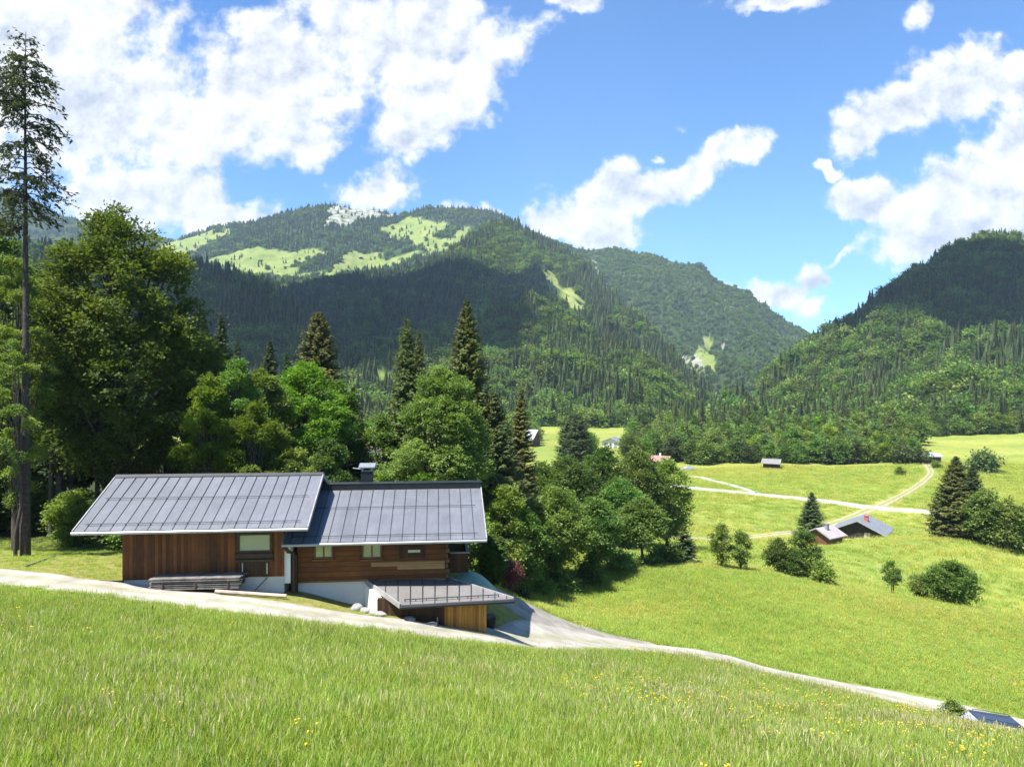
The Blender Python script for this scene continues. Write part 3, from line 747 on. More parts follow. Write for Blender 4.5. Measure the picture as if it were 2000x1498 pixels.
# left wood
T('larch', 49, 37, 62, 150, 'larch_tree', 'very tall sparse larch with a long bare stem on the left edge', seed=1)
T('leaf', 225, 47, 378, 350, 'beech_tree', 'biggest round-topped beech, rising behind the wooden barn roof', mat=M_BEECH, seed=2, base=.10, lobes=60, taper=.12, dens=1.0)
T('leaf', -15, 49, 385, 250, 'beech_tree', 'beech behind the tall larch, cut by the left edge of the photo', mat=M_BEECH, seed=3, base=.14, lobes=34, taper=.4, dens=1.1)
T('leaf', 30, 36.6, 640, 105, 'beech_tree', 'airy young beech whose sprays cross the bare larch stem', mat=M_MAPLE, seed=13, base=.30, lobes=14, dens=.5, gaps=.25, lai=.9, stem=.4)
T('leaf', 118, 50, 540, 190, 'beech_tree', 'shady beech standing between the tall larch and the biggest beech', mat=M_BEECH, seed=4, base=.2, lobes=28, dens=.9)
T('leaf', 30, 40.2, 450, 150, 'beech_tree', 'slim beech with airy sprays beside the bare larch stem', mat=M_MAPLE, seed=5, base=.10, lobes=26, dens=.9, gaps=.12, lai=1.5, stem=.6)
T('fir', 165, 58, 560, 150, 'spruce_tree', 'dark spruce deep in the shade of the left wood', seed=6, base=.2)
T('fir', 60, 60, 600, 150, 'spruce_tree', 'dark spruce behind the bare stem of the tall larch', seed=7, base=.2)
T('leaf', 360, 58, 600, 190, 'beech_tree', 'beech filling the gap right of the biggest beech', mat=M_BEECH, seed=8, base=.08, lobes=26, dens=.9)
T('leaf', 150, 44.5, 950, 120, 'hazel_bush', 'dark shaded bush under the trees left of the wooden barn', 'bush', mat=M_BEECH, seed=9, base=0., lobes=14, multi=4)
T('leaf', 270, 42.5, 985, 130, 'hazel_bush', 'dark bush half hidden behind the left end of the wooden barn', 'bush', mat=M_BEECH, seed=10, base=0., lobes=14, multi=4)
T('leaf', 40, 52, 940, 200, 'hazel_bush', 'low shaded undergrowth bush behind the tall larch', 'bush', mat=M_BEECH, seed=12, base=0., lobes=14, multi=4)
for i, (px, Y, top, wd) in enumerate([(-170, 46, 420, 240), (-330, 44, 450, 260), (-520, 48, 430, 280)]):
    T('leaf', px, Y, top, wd, 'beech_tree', 'beech of the wood continuing beyond the left edge', mat=M_BEECH, seed=190 + i, base=.08, lobes=28, dens=.35, group='beeches beyond the left edge')
for i, (px, Y, top, wd) in enumerate([(190, 47, 640, 26), (100, 46.5, 610, 24), (-8, 45, 560, 26), (215, 52, 640, 22), (140, 53, 640, 22)]):
    T('fir', px, Y, top, wd * 3.2, 'spruce_tree', 'slim bare-stemmed spruce in the dark wood left of the barn', group='slim spruces in the dark left wood', seed=130 + i, base=.55, dens=.5, sparse=.6)
# behind the house
T('fir', 432, 76, 612, 78, 'spruce_tree', 'pointed spruce just right of the biggest beech', seed=14)
T('fir', 398, 80, 606, 62, 'spruce_tree', 'slim spruce touching the right side of the biggest beech', seed=15, mat=M_SPRUCE)
T('fir', 463, 88, 655, 56, 'spruce_tree', 'small spruce top between the pointed spruce and the leafy trees', seed=16)
T('fir', 527, 78, 662, 74, 'spruce_tree', 'dark short spruce above the light leafy trees behind the barn', seed=17)
T('fir', 560, 80, 684, 56, 'spruce_tree', 'small dark spruce beside the broad brownish spruce', seed=18)
T('fir', 622, 72, 607, 118, 'spruce_tree', 'broad brownish spruce standing clear above the leafy trees', mat=M_SPRUCEB, seed=19, pw=.62, ragged=.32)
T('fir', 690, 64, 752, 74, 'spruce_tree', 'narrow spruce left of the chimney', seed=20, mat=M_SPRUCE)
T('leaf', 425, 50, 662, 130, 'ash_tree', 'feathery greyish green tree right of the biggest beech', mat=M_MAPLE, seed=21, base=.1, lobes=26)
T('leaf', 512, 52, 688, 130, 'ash_tree', 'feathery tree below the dark short spruce', mat=M_MAPLE, seed=22, base=.1, lobes=22)
T('leaf', 592, 56, 690, 200, 'beech_tree', 'bright yellow-green beech behind the joint of the two roofs', mat=M_LIME, seed=23, base=.06, lobes=36, dens=1.1, taper=.7)
T('leaf', 660, 60, 725, 120, 'beech_tree', 'olive beech between the bright beech and the narrow spruce', mat=M_BEECH, seed=24, base=.06, lobes=24, taper=.7)
T('leaf', 408, 45, 712, 120, 'beech_tree', 'mid green beech directly behind the barn ridge', mat=M_LIME, seed=25, base=.03, lobes=26)
T('leaf', 500, 44.5, 765, 140, 'beech_tree', 'low spreading beech behind the middle of the barn ridge', mat=M_LIME, seed=26, base=.03, lobes=24)
T('leaf', 462, 46.5, 675, 110, 'beech_tree', 'upright fresh green beech left of the bright yellow-green beech', mat=M_MAPLE, seed=30, base=.05, lobes=22)
T('leaf', 640, 47, 850, 120, 'maple_tree', 'small bright maple behind the right end of the barn ridge', mat=M_MAPLE, seed=27, base=.03, lobes=20)
T('leaf', 575, 45, 870, 120, 'hazel_bush', 'light bush peeping over the barn roof', 'bush', mat=M_MAPLE, seed=28, base=0., lobes=16, multi=3)
T('leaf', 320, 50, 850, 150, 'beech_tree', 'young beech in the shade behind the left part of the barn', mat=M_BEECH, seed=29, base=.05, lobes=22)
# centre group
T('leaf', 745, 60, 800, 95, 'maple_tree', 'slender pale maple just right of the chimney', mat=M_MAPLE, seed=31, base=.05, lobes=20, dens=.8)
T('fir', 795, 62, 618, 92, 'larch_tree', 'pale green larch with a nodding top', mat=M_LARCH, seed=32, sparse=.62, pw=.7, droop=.5, ragged=.4, wob=.05)
T('fir', 818, 66, 640, 62, 'spruce_tree', 'narrow spruce just behind the pale larch', mat=M_SPRUCEB, seed=33)
T('leaf', 862, 51, 685, 205, 'maple_tree', 'large dense maple with glossy leaves behind the log house', seed=34, base=.05, lobes=46, dens=1.25, taper=.4)
T('fir', 912, 57, 581, 138, 'spruce_tree', 'tallest spruce, towering behind the large maple', mat=M_SPRUCEB, seed=35, pw=.85, ragged=.3, dens=1.2)
T('fir', 965, 56, 760, 120, 'spruce_tree', 'dark spruce right of the tallest spruce', seed=36, pw=.85)
T('fir', 1018, 74, 756, 64, 'spruce_tree', 'slim olive spruce standing between the house and the valley', mat=M_SPRUCEB, seed=37, pw=.85)
T('leaf', 985, 50, 930, 110, 'beech_tree', 'dark leafy tree behind the balcony end of the log house', mat=M_BEECH, seed=38, base=.03, lobes=22)
T('leaf', 928, 46, 990, 90, 'hazel_bush', 'shaded bush hugging the balcony', 'bush', mat=M_BEECH, seed=39, base=0., lobes=14, multi=3)
T('leaf', 822, 45, 908, 84, 'hazel_bush', 'lime green rounded bush behind the log house ridge', 'bush', mat=M_LIME, seed=40, base=0., lobes=18, multi=3)
T('leaf', 745, 47, 905, 90, 'hazel_bush', 'mid green bush behind the chimney', 'bush', mat=M_MAPLE, seed=41, base=0., lobes=16, multi=3)
T('fir', 962, 42, 1050, 54, 'yew_bush', 'light green upright yew beside the balcony', 'bush', mat=M_YEW, seed=42, pw=.32, droop=-.9, base=.0, dens=3)
T('leaf', 997, 42.5, 1093, 54, 'purple_bush', 'dark red leaved shrub on the lawn edge', 'bush', mat=M_RED, seed=43, base=.25, lobes=14, multi=3, lai=1.3)
# gully group
T('leaf', 1078, 61, 945, 165, 'maple_tree', 'tall dense maple nearest the log house in the gully', seed=44, base=.12, lobes=40, dens=1.2)
T('leaf', 1162, 65, 966, 118, 'maple_tree', 'narrower maple, second tree in the gully row', seed=45, base=.16, lobes=30, dens=1.1)
T('leaf', 1255, 70, 974, 112, 'maple_tree', 'open crowned maple on a visible stem at the end of the gully row', seed=46, base=.30, lobes=26, gaps=.12)
T('fir', 1338, 73, 1030, 60, 'spruce_tree', 'small dark spruce at the right end of the gully row', seed=47, pw=.85, kk=1.15)
T('leaf', 1020, 55, 985, 110, 'beech_tree', 'shaded leafy tree between the red shrub and the gully maples', mat=M_BEECH, seed=48, base=.05, lobes=22)
for i, (px, Y, top, wd) in enumerate([(1105, 60, 1120, 62), (1150, 63, 1095, 56), (1205, 67, 1075, 62), (1228, 69, 1085, 50), (1300, 72, 1070, 60), (1270, 70.5, 1090, 48), (1060, 57, 1130, 50)]):
    T('leaf', px, Y, top, wd, 'hazel_bush', 'low bush filling in under the gully maples', 'bush', group='bushes under the gully maples', mat=M_MAPLE, seed=150 + i, base=0., lobes=12, multi=3)
for i, (px, Y, top, wd, lb) in enumerate([(1180, 96, 872, 150, 'wide dark maple crown left of centre in the round group on the valley floor'), (1245, 94, 868, 140, 'tallest full crown in the round group on the valley floor'),
        (1303, 98, 892, 104, 'right-hand crown of the round group, edging the yellow meadow'), (1112, 90, 884, 130, 'left crown of the round group on the valley floor, beside the slim olive spruce'),
        (1215, 88, 935, 120, 'lower front crown of the round group on the valley floor'), (1060, 86, 900, 110, 'crown between the slim olive spruce and the round group')]):
    T('leaf', px, Y, top, wd, 'maple_tree', lb, mat=(M_MAPLE, M_MAPLE, M_BEECH, M_MAPLE, M_BEECH, M_BEECH)[i], seed=170 + i, base=.04, lobes=34, dens=1.2)
# meadow hill
T('leaf', 1409, 72, 1017, 50, 'ash_tree', 'left and taller of two young ash trees on the meadow hill', seed=52, base=.1, lobes=16, taper=.9, lai=1.7, dens=1.5)
T('leaf', 1447, 73, 1028, 42, 'ash_tree', 'right and shorter of two young ash trees on the meadow hill', seed=53, base=.06, lobes=14, taper=.9, lai=1.7, dens=1.5)
T('leaf', 1520, 76, 1050, 56, 'ash_tree', 'low leafy young tree left in the clump before the small hut', seed=54, base=.08, lobes=16, lai=1.7, dens=1.5)
T('leaf', 1570, 77, 1030, 62, 'ash_tree', 'tallest young tree in the clump before the small hut', seed=55, base=.1, lobes=18, gaps=.05, lai=1.7, dens=1.5)
T('leaf', 1546, 75, 1075, 50, 'ash_tree', 'middle sapling of the clump before the small hut', seed=56, base=.05, lobes=14, lai=1.7, dens=1.5)
T('leaf', 1600, 75, 1097, 58, 'juniper_bush', 'dark low bush at the foot of the clump before the small hut', 'bush', mat=M_BEECH, seed=57, base=0., lobes=12, multi=3)
T('fir', 1585, 128, 960, 62, 'spruce_tree', 'shapely spruce beside the dark gabled hut', seed=58, pw=.85, kk=1.15, dens=2)
T('leaf', 1740, 76, 1096, 40, 'ash_tree', 'thin sapling alone on the right meadow slope', seed=59, base=.25, lobes=10, multi=3, lai=1.5, gaps=.1, dens=2)
T('leaf', 1797, 75, 1114, 42, 'hazel_bush', 'thin bush left of the larger bush on the meadow slope', 'bush', seed=60, base=.03, lobes=12, multi=3, lai=1.6, dens=1.6)
T('leaf', 1860, 73, 1092, 98, 'hazel_bush', 'largest bush on the right meadow slope', 'bush', mat=M_BEECH, seed=61, base=0., lobes=26, multi=5, dens=1.6)
T('leaf', 1860, 35.4, 1366, 50, 'hazel_bush', 'small bush on the bank beside the blue car', 'bush', seed=75, base=0., lobes=12, multi=3, dens=1.2)
T('fir', 1868, 119, 890, 96, 'spruce_tree', 'big spruce on the second meadow rise', mat=M_SPRUCEB, seed=62, pw=.85, kk=1.3, dens=1.6)
T('fir', 1900, 117, 905, 70, 'spruce_tree', 'lower spruce leaning against the big spruce on the rise', mat=M_SPRUCE, seed=63, pw=.85, kk=1.3, dens=1.4)
T('leaf', 1925, 113, 950, 70, 'maple_tree', 'leafy tree between the big spruce and the bushy maple', seed=64, base=.03, lobes=20)
T('leaf', 1975, 111, 972, 82, 'maple_tree', 'bushy maple on the right edge below the big spruce', seed=65, base=.03, lobes=22)
T('leaf', 2030, 109, 985, 80, 'maple_tree', 'maple cut by the right edge of the photo', seed=66, base=.03, lobes=20)
T('leaf', 1922, 214, 882, 62, 'willow_bush', 'greyish willow bush behind the big spruce', 'bush', mat=M_WILLOW, seed=67, base=0., lobes=16, multi=3)
T('leaf', 1757, 208, 912, 18, 'willow_bush', 'tiny dark bush alone on the far yellow meadow', 'bush', mat=M_BEECH, seed=68, base=0., lobes=8, multi=2)
T('leaf', 1830, 222, 902, 20, 'willow_bush', 'small bush beside the track below the far barn', 'bush', mat=M_MAPLE, seed=69, base=0., lobes=8, multi=2)
T('leaf', 1782, 236, 872, 62, 'willow_tree', 'greyish round willow just left of the far barn', mat=M_WILLOW, seed=70, base=.02, lobes=18)
T('fir', 1108, 210, 815, 48, 'spruce_tree', 'left of two broad dark spruces beside the shiny farmhouse roof', seed=71, pw=.5, dens=2)
T('fir', 1132, 206, 812, 56, 'spruce_tree', 'right of two broad dark spruces beside the shiny farmhouse roof', seed=72, pw=.5, dens=2)

# ---- trees of the valley edge: individuals sharing a few meshes
def two_mat_mesh(name, tr, mat):
    (tv, tq), (V, Q, tt) = tr
    me = np_mesh(name, np.concatenate([V, tv]), np.concatenate([Q, tq + len(V)]), mat, False,
                 {'tint': ('FACE', 'FLOAT', np.concatenate([tt, np.full(len(tq), .5)]))})
    me.materials.append(M_BARK)
    mi = np.zeros(len(Q) + len(tq), np.int32); mi[len(Q):] = 1
    me.polygons.foreach_set('material_index', mi); return me
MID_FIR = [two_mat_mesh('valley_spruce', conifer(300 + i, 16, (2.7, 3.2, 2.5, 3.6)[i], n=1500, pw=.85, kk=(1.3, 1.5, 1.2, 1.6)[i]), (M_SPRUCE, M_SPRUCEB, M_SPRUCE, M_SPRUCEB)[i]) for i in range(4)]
MID_LEAF = [two_mat_mesh('valley_maple', broadleaf(320 + i, 11, (3.9, 3.4, 4.3, 3.0, 3.8)[i], base=.03, n=3600, lobes=(18, 15, 22, 14, 20)[i]), (M_MAPLE, M_BEECH, M_MAPLE, M_WILLOW, M_LIME)[i]) for i in range(5)]
BELT = []
def add_belt(px, Y, kind, h, wide=1.):
    BELT.append((px, Y, kind, h, wide))
HOUSES = [(1062, 300, 42, 874), (1192, 305, 24, 876), (1305, 240, 22, 906), (1525, 226, 24, 916), (1818, 237, 24, 905), (725, 190, 26, 900)]
def belt_ok(px, Y, h):
    X = (px - 1000) / F * Y; top = HY - (gz(X, Y) + h) / Y * F
    for hx, hy, hw, hb in HOUSES:
        if abs(px - hx) < hw + 1.5 * F / Y and Y < hy + 8 and top < hb - 6: return False
    if 1030 < px < 1300 and 395 < Y < 478: return False        # far hay field
    if 1040 < px < 1290 and Y < 395 and top < 838 and RNG.random() < .97: return False
    for (bx, by, *_r) in BELT:
        if abs(by - Y) < 9 and abs((bx - px) / F * Y) < (4.2 if Y < 262 else 3.4): 
            if (by - Y) ** 2 + ((bx - px) / F * Y) ** 2 < 17: return False
    return True
def fill(n, pxr, yr, pfir, hl, hf, ypow=1.):
    k = 0; tries = 0
    while k < n and tries < n * 60:
        tries += 1
        px = RNG.uniform(*pxr); Y = yr[0] + (yr[1] - yr[0]) * RNG.random() ** ypow
        fir = RNG.random() < pfir; h = RNG.uniform(*(hf if fir else hl))
        if belt_ok(px, Y, h): add_belt(px, Y, 'fir' if fir else 'leaf', h); k += 1
fill(46, (1335, 1790), (243, 256), .08, (6.5, 10.5), (11, 15))
fill(70, (1335, 1800), (256, 320), .35, (9, 13), (14, 20))
fill(60, (1400, 1800), (320, 400), .55, (10, 14), (16, 22))
fill(34, (1790, 2060), (350, 368), .15, (6, 11), (12, 16))
fill(40, (1780, 2080), (368, 410), .55, (10, 14), (16, 22))
fill(46, (1030, 1340), (250, 345), .18, (7, 11), (11, 16))
fill(30, (1230, 1345), (300, 395), .5, (9, 13), (13, 19))
fill(22, (1030, 1330), (478, 500), .15, (10, 13), (14, 18))
fill(30, (690, 1040), (150, 330), .25, (9, 13), (13, 18))
fill(16, (380, 700), (120, 260), .4, (10, 14), (14, 20))
nf = nl = 0
for (px, Y, kind, h, wd) in sorted(BELT, key=lambda b: b[1]):
    X = (px - 1000) / F * Y; z0 = gz(X, Y) - .15
    if kind == 'fir':
        me = MID_FIR[nf % 4]; nf += 1; s = h / 16
    else:
        me = MID_LEAF[int(RNG.choice(5, p=[.34, .22, .26, .08, .10]))]; nl += 1; s = h / 11
    o = bpy.data.objects.new('spruce_tree' if kind == 'fir' else 'maple_tree', me)
    o.location = (X, Y, z0); o.rotation_euler = (0, 0, RNG.uniform(0, 6.28)); q = RNG.uniform(.88, 1.18); o.scale = (s * q, s * q, s)
    link(o)
    if kind == 'fir': tag(o, 'dark pointed spruce in the wooded edge of the valley floor', 'tree', 'spruces along the valley edge')
    else: tag(o, 'round leafy tree in the wooded edge of the valley floor', 'tree', 'leafy trees along the valley edge')
# ------------------------------------------------------------------ far forest, one mass on the mountains
def far_conifer(seed, H, R):
    """pointed conifer of ragged overlapping skirts"""
    r = np.random.default_rng(seed); V, Q, T = [], [], []; nn = 0; tiers = 8; m_ = 9
    for k in range(tiers):
        f = k / tiers; zt = H * min(1., f + .34 * (1 - f) + .09); zb = H * (f * .97 + .02); rr = R * (1 - f) ** .72 + .12
        ang = np.arange(m_) * 2 * math.pi / m_ + r.uniform(0, 1)
        rad = rr * r.uniform(.62, 1.12, m_)
        top = np.stack([.10 * rr * np.cos(ang), .10 * rr * np.sin(ang), np.full(m_, zt)], 1)
        bot = np.stack([rad * np.cos(ang), rad * np.sin(ang), zb - r.uniform(0, .05, m_) * H], 1)
        mid = np.stack([.42 * rr * np.cos(ang + math.pi / m_), .42 * rr * np.sin(ang + math.pi / m_), np.full(m_, zb + .03 * H)], 1)
        V += [top, bot, mid]
        for j in range(m_):
            Q.append((nn + j, nn + m_ + j, nn + 2 * m_ + j, nn + (j + 1) % m_)); Q.append((nn + (j + 1) % m_, nn + 2 * m_ + j, nn + m_ + (j + 1) % m_, nn + (j + 1) % m_)) if False else None
            Q.append((nn + (j + 1) % m_, nn + 2 * m_ + j, nn + m_ + (j + 1) % m_, nn + (j + 1) % m_)) if False else None
            T.append(r.uniform(.2, .9))
        nn += 3 * m_
    Q = [q for q in Q if q]
    zt = np.linspace(-.4, H * .5, 3); tr = tube(np.stack([zt * 0, zt * 0, zt], 1), [.22, .2, .1], 5)
    return tr, (np.concatenate(V), np.array(Q), np.array(T))
FAR = [two_mat_mesh('far_spruce', far_conifer(400 + i, 16, (3.3, 4.0, 2.9)[i]), M_SPRUCE) for i in range(3)]
FAR += [two_mat_mesh('far_leaf', broadleaf(420 + i, 12, (4.2, 4.9, 3.8)[i], base=.0, n=420, lobes=9, lai=2.6), (M_BEECH, M_MAPLE, M_MAPLE)[i]) for i in range(3)]
def source(name, me):
    return bpy.data.objects.new(name, me)          # only a source for the scatter below, not linked to the scene
def scatter(name, label, pts, rot, scale, idx, sources, tilt=None):
    me = bpy.data.meshes.new(name); n = len(pts)
    me.vertices.add(n); me.vertices.foreach_set('co', np.asarray(pts, np.float32).ravel())
    r3 = np.zeros((n, 3), np.float32); r3[:, 2] = rot
    if tilt is not None: r3[:, :2] = tilt
    for an, typ, arr in (('rot', 'FLOAT_VECTOR', r3), ('scl', 'FLOAT_VECTOR', scale)):
        a = me.attributes.new(an, typ, 'POINT'); a.data.foreach_set('vector', np.asarray(arr, np.float32).ravel())
    a = me.attributes.new('idx', 'INT', 'POINT'); a.data.foreach_set('value', np.asarray(idx, np.int32))
    o = link(bpy.data.objects.new(name, me)); tag(o, label, kind='stuff')
    ng = bpy.data.node_groups.new(name, 'GeometryNodeTree')
    ng.interface.new_socket(name='Geometry', in_out='INPUT', socket_type='NodeSocketGeometry')
    ng.interface.new_socket(name='Geometry', in_out='OUTPUT', socket_type='NodeSocketGeometry')
    gi = ng.nodes.new('NodeGroupInput'); go = ng.nodes.new('NodeGroupOutput')
    iop = ng.nodes.new('GeometryNodeInstanceOnPoints'); jn = ng.nodes.new('GeometryNodeJoinGeometry')
    for s in reversed(sources):
        oi = ng.nodes.new('GeometryNodeObjectInfo'); oi.inputs['Object'].default_value = s; oi.inputs['As Instance'].default_value = True
        ng.links.new(oi.outputs['Geometry'], jn.inputs[0])
    def na(nm, dt):
        a = ng.nodes.new('GeometryNodeInputNamedAttribute'); a.data_type = dt; a.inputs['Name'].default_value = nm
        return [s for s in a.outputs if s.enabled and s.name == 'Attribute'][0]
    ng.links.new(gi.outputs[0], iop.inputs['Points']); ng.links.new(jn.outputs[0], iop.inputs['Instance'])
    iop.inputs['Pick Instance'].default_value = True
    ng.links.new(na('idx', 'INT'), iop.inputs['Instance Index'])
    ng.links.new(na('rot', 'FLOAT_VECTOR'), iop.inputs['Rotation']); ng.links.new(na('scl', 'FLOAT_VECTOR'), iop.inputs['Scale'])
    ng.links.new(iop.outputs[0], go.inputs[0])
    md = o.modifiers.new('scatter', 'NODES'); md.node_group = ng
    return o

fp, fs, fi = [], [], []
def forest_on(name, per, h, leaf, leaf_lo=None, bare=.03, seed=0, rock_p=.05, cluster=0.):
    G, me, ro, cx, cyy = MOUNT[name]
    r = np.random.default_rng(seed)
    A, B, C_, D_ = G[:-1, :-1], G[:-1, 1:], G[1:, 1:], G[1:, :-1]
    area = .5 * (np.linalg.norm(np.cross(B - A, D_ - A), axis=-1) + np.linalg.norm(np.cross(B - C_, D_ - C_), axis=-1))
    prob = np.where(me[:-1, :-1] > .5, bare, 1.) * np.where(ro[:-1, :-1] > .5, rock_p, 1.)
    if cluster:
        cn = fbm(A[..., 0] / 45, A[..., 1] / 45, A[..., 2] / 45, 3, seed)
        prob = prob * np.clip(1 - cluster + cluster * 2.2 * (cn + .32), .06, 1)
    k = r.poisson(area * prob / per)
    ii = np.repeat(np.arange(k.size), k.ravel()); u, v = r.random((2, len(ii)))
    a, b, c, d = [x.reshape(-1, 3)[ii] for x in (A, B, C_, D_)]
    p = (a * (1 - u)[:, None] + b * u[:, None]) * (1 - v)[:, None] + (d * (1 - u)[:, None] + c * u[:, None]) * v[:, None]
    row = np.repeat(np.broadcast_to(np.linspace(0, 1, k.shape[0])[:, None], k.shape).ravel(), k.ravel())
    lf = leaf if leaf_lo is None else leaf_lo + (leaf - leaf_lo) * row
    mixn = fbm(p[:, 0] / 70, p[:, 1] / 70, p[:, 2] / 70, 3, seed + 3)
    isl = r.random(len(p)) < np.clip(lf + mixn * .8, 0, 1)
    hh = h * (.55 + .85 * r.random(len(p)) ** 1.3) * np.where(isl, .8, 1.)
    p[:, 2] -= .4
    fp.append(p); fi.append(np.where(isl, 3, 0) + r.integers(0, 3, len(p)))
    s = hh / np.where(isl, 12, 16); w_ = s * r.uniform(.85, 1.25, len(p))
    fs.append(np.stack([w_, w_, s], 1))
forest_on('mountain_summit', 62, 14, .12, .3, bare=.05, seed=1, cluster=.5)
forest_on('mountain_ridge', 46, 9.5, .75, .55, bare=.06, seed=2, rock_p=.25, cluster=.45)
forest_on('mountain_flank', 40, 16, .10, .35, bare=.02, seed=3)
forest_on('foothill', 30, 15, .30, .62, bare=.02, seed=4)
forest_on('hill_spur', 30, 16, .12, .25, bare=.02, seed=5)
forest_on('steep_hill', 32, 16, .32, .34, bare=.1, seed=6)
# wooded strip between the last single trees and the foot of the hills
r = np.random.default_rng(77); n = 2600
px = r.uniform(150, 2250, n); Yv = r.uniform(330, 500, n)
ok = ~((px > 1030) & (px < 1310) & (Yv < 480)) & ~((px < 1040) & (Yv < 380)) & ~((px > 1320) & (px < 1800) & (Yv < 395)) & ~((px >= 1760) & (Yv < 408))
px, Yv = px[ok], Yv[ok]; X = (px - 1000) / F * Yv; Zv = ground(X, Yv) - .3
isl = r.random(len(X)) < .45; hh = np.where(isl, r.uniform(8, 14, len(X)), r.uniform(12, 20, len(X)))
fp.append(np.stack([X, Yv, Zv], 1)); fi.append(np.where(isl, 3, 0) + r.integers(0, 3, len(X))); s = hh / np.where(isl, 12, 16); fs.append(np.stack([s, s, s], 1))
fp, fs, fi = np.concatenate(fp), np.concatenate(fs), np.concatenate(fi)
scatter('forest', 'mixed spruce and leafy forest covering the mountain sides', fp, RNG.uniform(0, 6.28, len(fp)), fs, fi, [source('far_tree', m_) for m_ in FAR])
print('forest', len(fp), 'belt', nf, nl)
# ------------------------------------------------------------------ building materials
def wood(name, lo, hi, axis, pitch, rough=.65, gapc=(.010, .005, .003), weather=(.045, .02, .008), wamt=.5, bmp=.5):
    """boards: axis 'a' = vertical boards (split along the wall), 'z' = stacked logs"""
    m, nt, out = new_mat(name)
    tc = nt.nodes.new('ShaderNodeTexCoord'); sx = nt.nodes.new('ShaderNodeSeparateXYZ'); L(nt, tc.outputs['Object'], sx.inputs[0])
    along = sx.outputs[2] if axis == 'z' else math_(nt, 'ADD', sx.outputs[0], math_(nt, 'MULTIPLY', sx.outputs[1], .35))
    q = math_(nt, 'DIVIDE', along, pitch); fr = math_(nt, 'FRACT', q); fl = math_(nt, 'FLOOR', q)
    wn = N(nt, 'ShaderNodeTexWhiteNoise', _noise_dimensions='1D'); L(nt, fl, wn.inputs['W'])
    mp = nt.nodes.new('ShaderNodeMapping'); mp.inputs['Scale'].default_value = (1.2, 1.2, 14) if axis == 'z' else (14, 14, 1.0)
    L(nt, tc.outputs['Object'], mp.inputs[0])
    gr = noise(nt, mp.outputs[0], 1.6, 6, .7)
    st = noise(nt, tc.outputs['Object'], .75, 5, .65)
    f = math_(nt, 'ADD', math_(nt, 'MULTIPLY', gr.outputs[0], .75), math_(nt, 'MULTIPLY_ADD', wn.outputs['Value'], .42, -.12))
    c = ramp(nt, f, [(.22, lo), (.72, hi)]).outputs[0]
    wm = ramp(nt, st.outputs[0], [(.38, (0, 0, 0)), (.66, (1, 1, 1))]).outputs[0]
    c = mixc(nt, math_(nt, 'MULTIPLY', wm, wamt), c, weather)
    e = math_(nt, 'ABSOLUTE', math_(nt, 'SUBTRACT', fr, .5))
    gap = ramp(nt, e, [(.455, (0, 0, 0)), (.485, (1, 1, 1))]).outputs[0]
    c = mixc(nt, math_(nt, 'MULTIPLY', gap, .85), c, gapc)
    b = N(nt, 'ShaderNodeBsdfPrincipled', Roughness=rough); b.inputs['Specular IOR Level'].default_value = .3
    L(nt, c, b.inputs['Base Color'])
    hgt = math_(nt, 'SUBTRACT', math_(nt, 'MULTIPLY', gr.outputs[0], .25), gap)
    L(nt, bump(nt, hgt, bmp, .02), b.inputs['Normal']); L(nt, b.outputs[0], out.inputs[0]); return m
M_BOARD = wood('brown_vertical_boards', (.070, .023, .006), (.26, .092, .021), 'a', .16)
M_LOG = wood('brown_stacked_logs', (.062, .021, .006), (.23, .082, .021), 'z', .235, wamt=.6)
M_OLDW = wood('old_dark_boards', (.030, .016, .009), (.085, .045, .022), 'a', .15)
M_BALC = wood('balcony_boards', (.030, .014, .008), (.10, .042, .018), 'a', .14)
M_NEWW = wood('fresh_orange_boards', (.22, .095, .020), (.52, .27, .062), 'a', .13, weather=(.16, .06, .012), wamt=.4)
M_PATCH = wood('pale_new_planks', (.30, .16, .06), (.56, .35, .16), 'z', .16, weather=(.22, .11, .04), wamt=.25)
M_FRAME = simple_mat('dark_brown_frame', (.045, .022, .011), .6, var=.3)
M_FRAMEM = simple_mat('mid_brown_frame', (.14, .06, .02), .55, var=.3)
M_FASCIA = simple_mat('grey_weathered_fascia', (.26, .25, .245), .6, var=.2)
M_GUTTER = simple_mat('galvanised_gutter', (.34, .35, .37), .4, .6, var=.12)
M_GUARD = simple_mat('dark_snow_guard', (.028, .03, .036), .5, .3, var=.2)
M_PLINTH = simple_mat('white_rendered_plinth', (.50, .52, .53), .9, var=.08, scale=1.2, bmp=.15)
M_WHITE = simple_mat('white_plaster', (.78, .79, .77), .9, var=.04, scale=1.5, bmp=.1)
M_GREYP = simple_mat('grey_old_planks', (.14, .13, .12), .85, var=.45, scale=3, bmp=.4)
M_ROCK = simple_mat('white_limestone_rock', (.25, .245, .235), .9, var=.35, scale=5, bmp=.8)
M_BLACK = simple_mat('black_sheet_metal', (.016, .018, .022), .45, .3, var=.3)
M_TARP = simple_mat('green_tarpaulin', (.17, .27, .21), .6, var=.15, scale=1.5)
M_CREAM = simple_mat('cream_board', (.62, .60, .42), .7, var=.06)
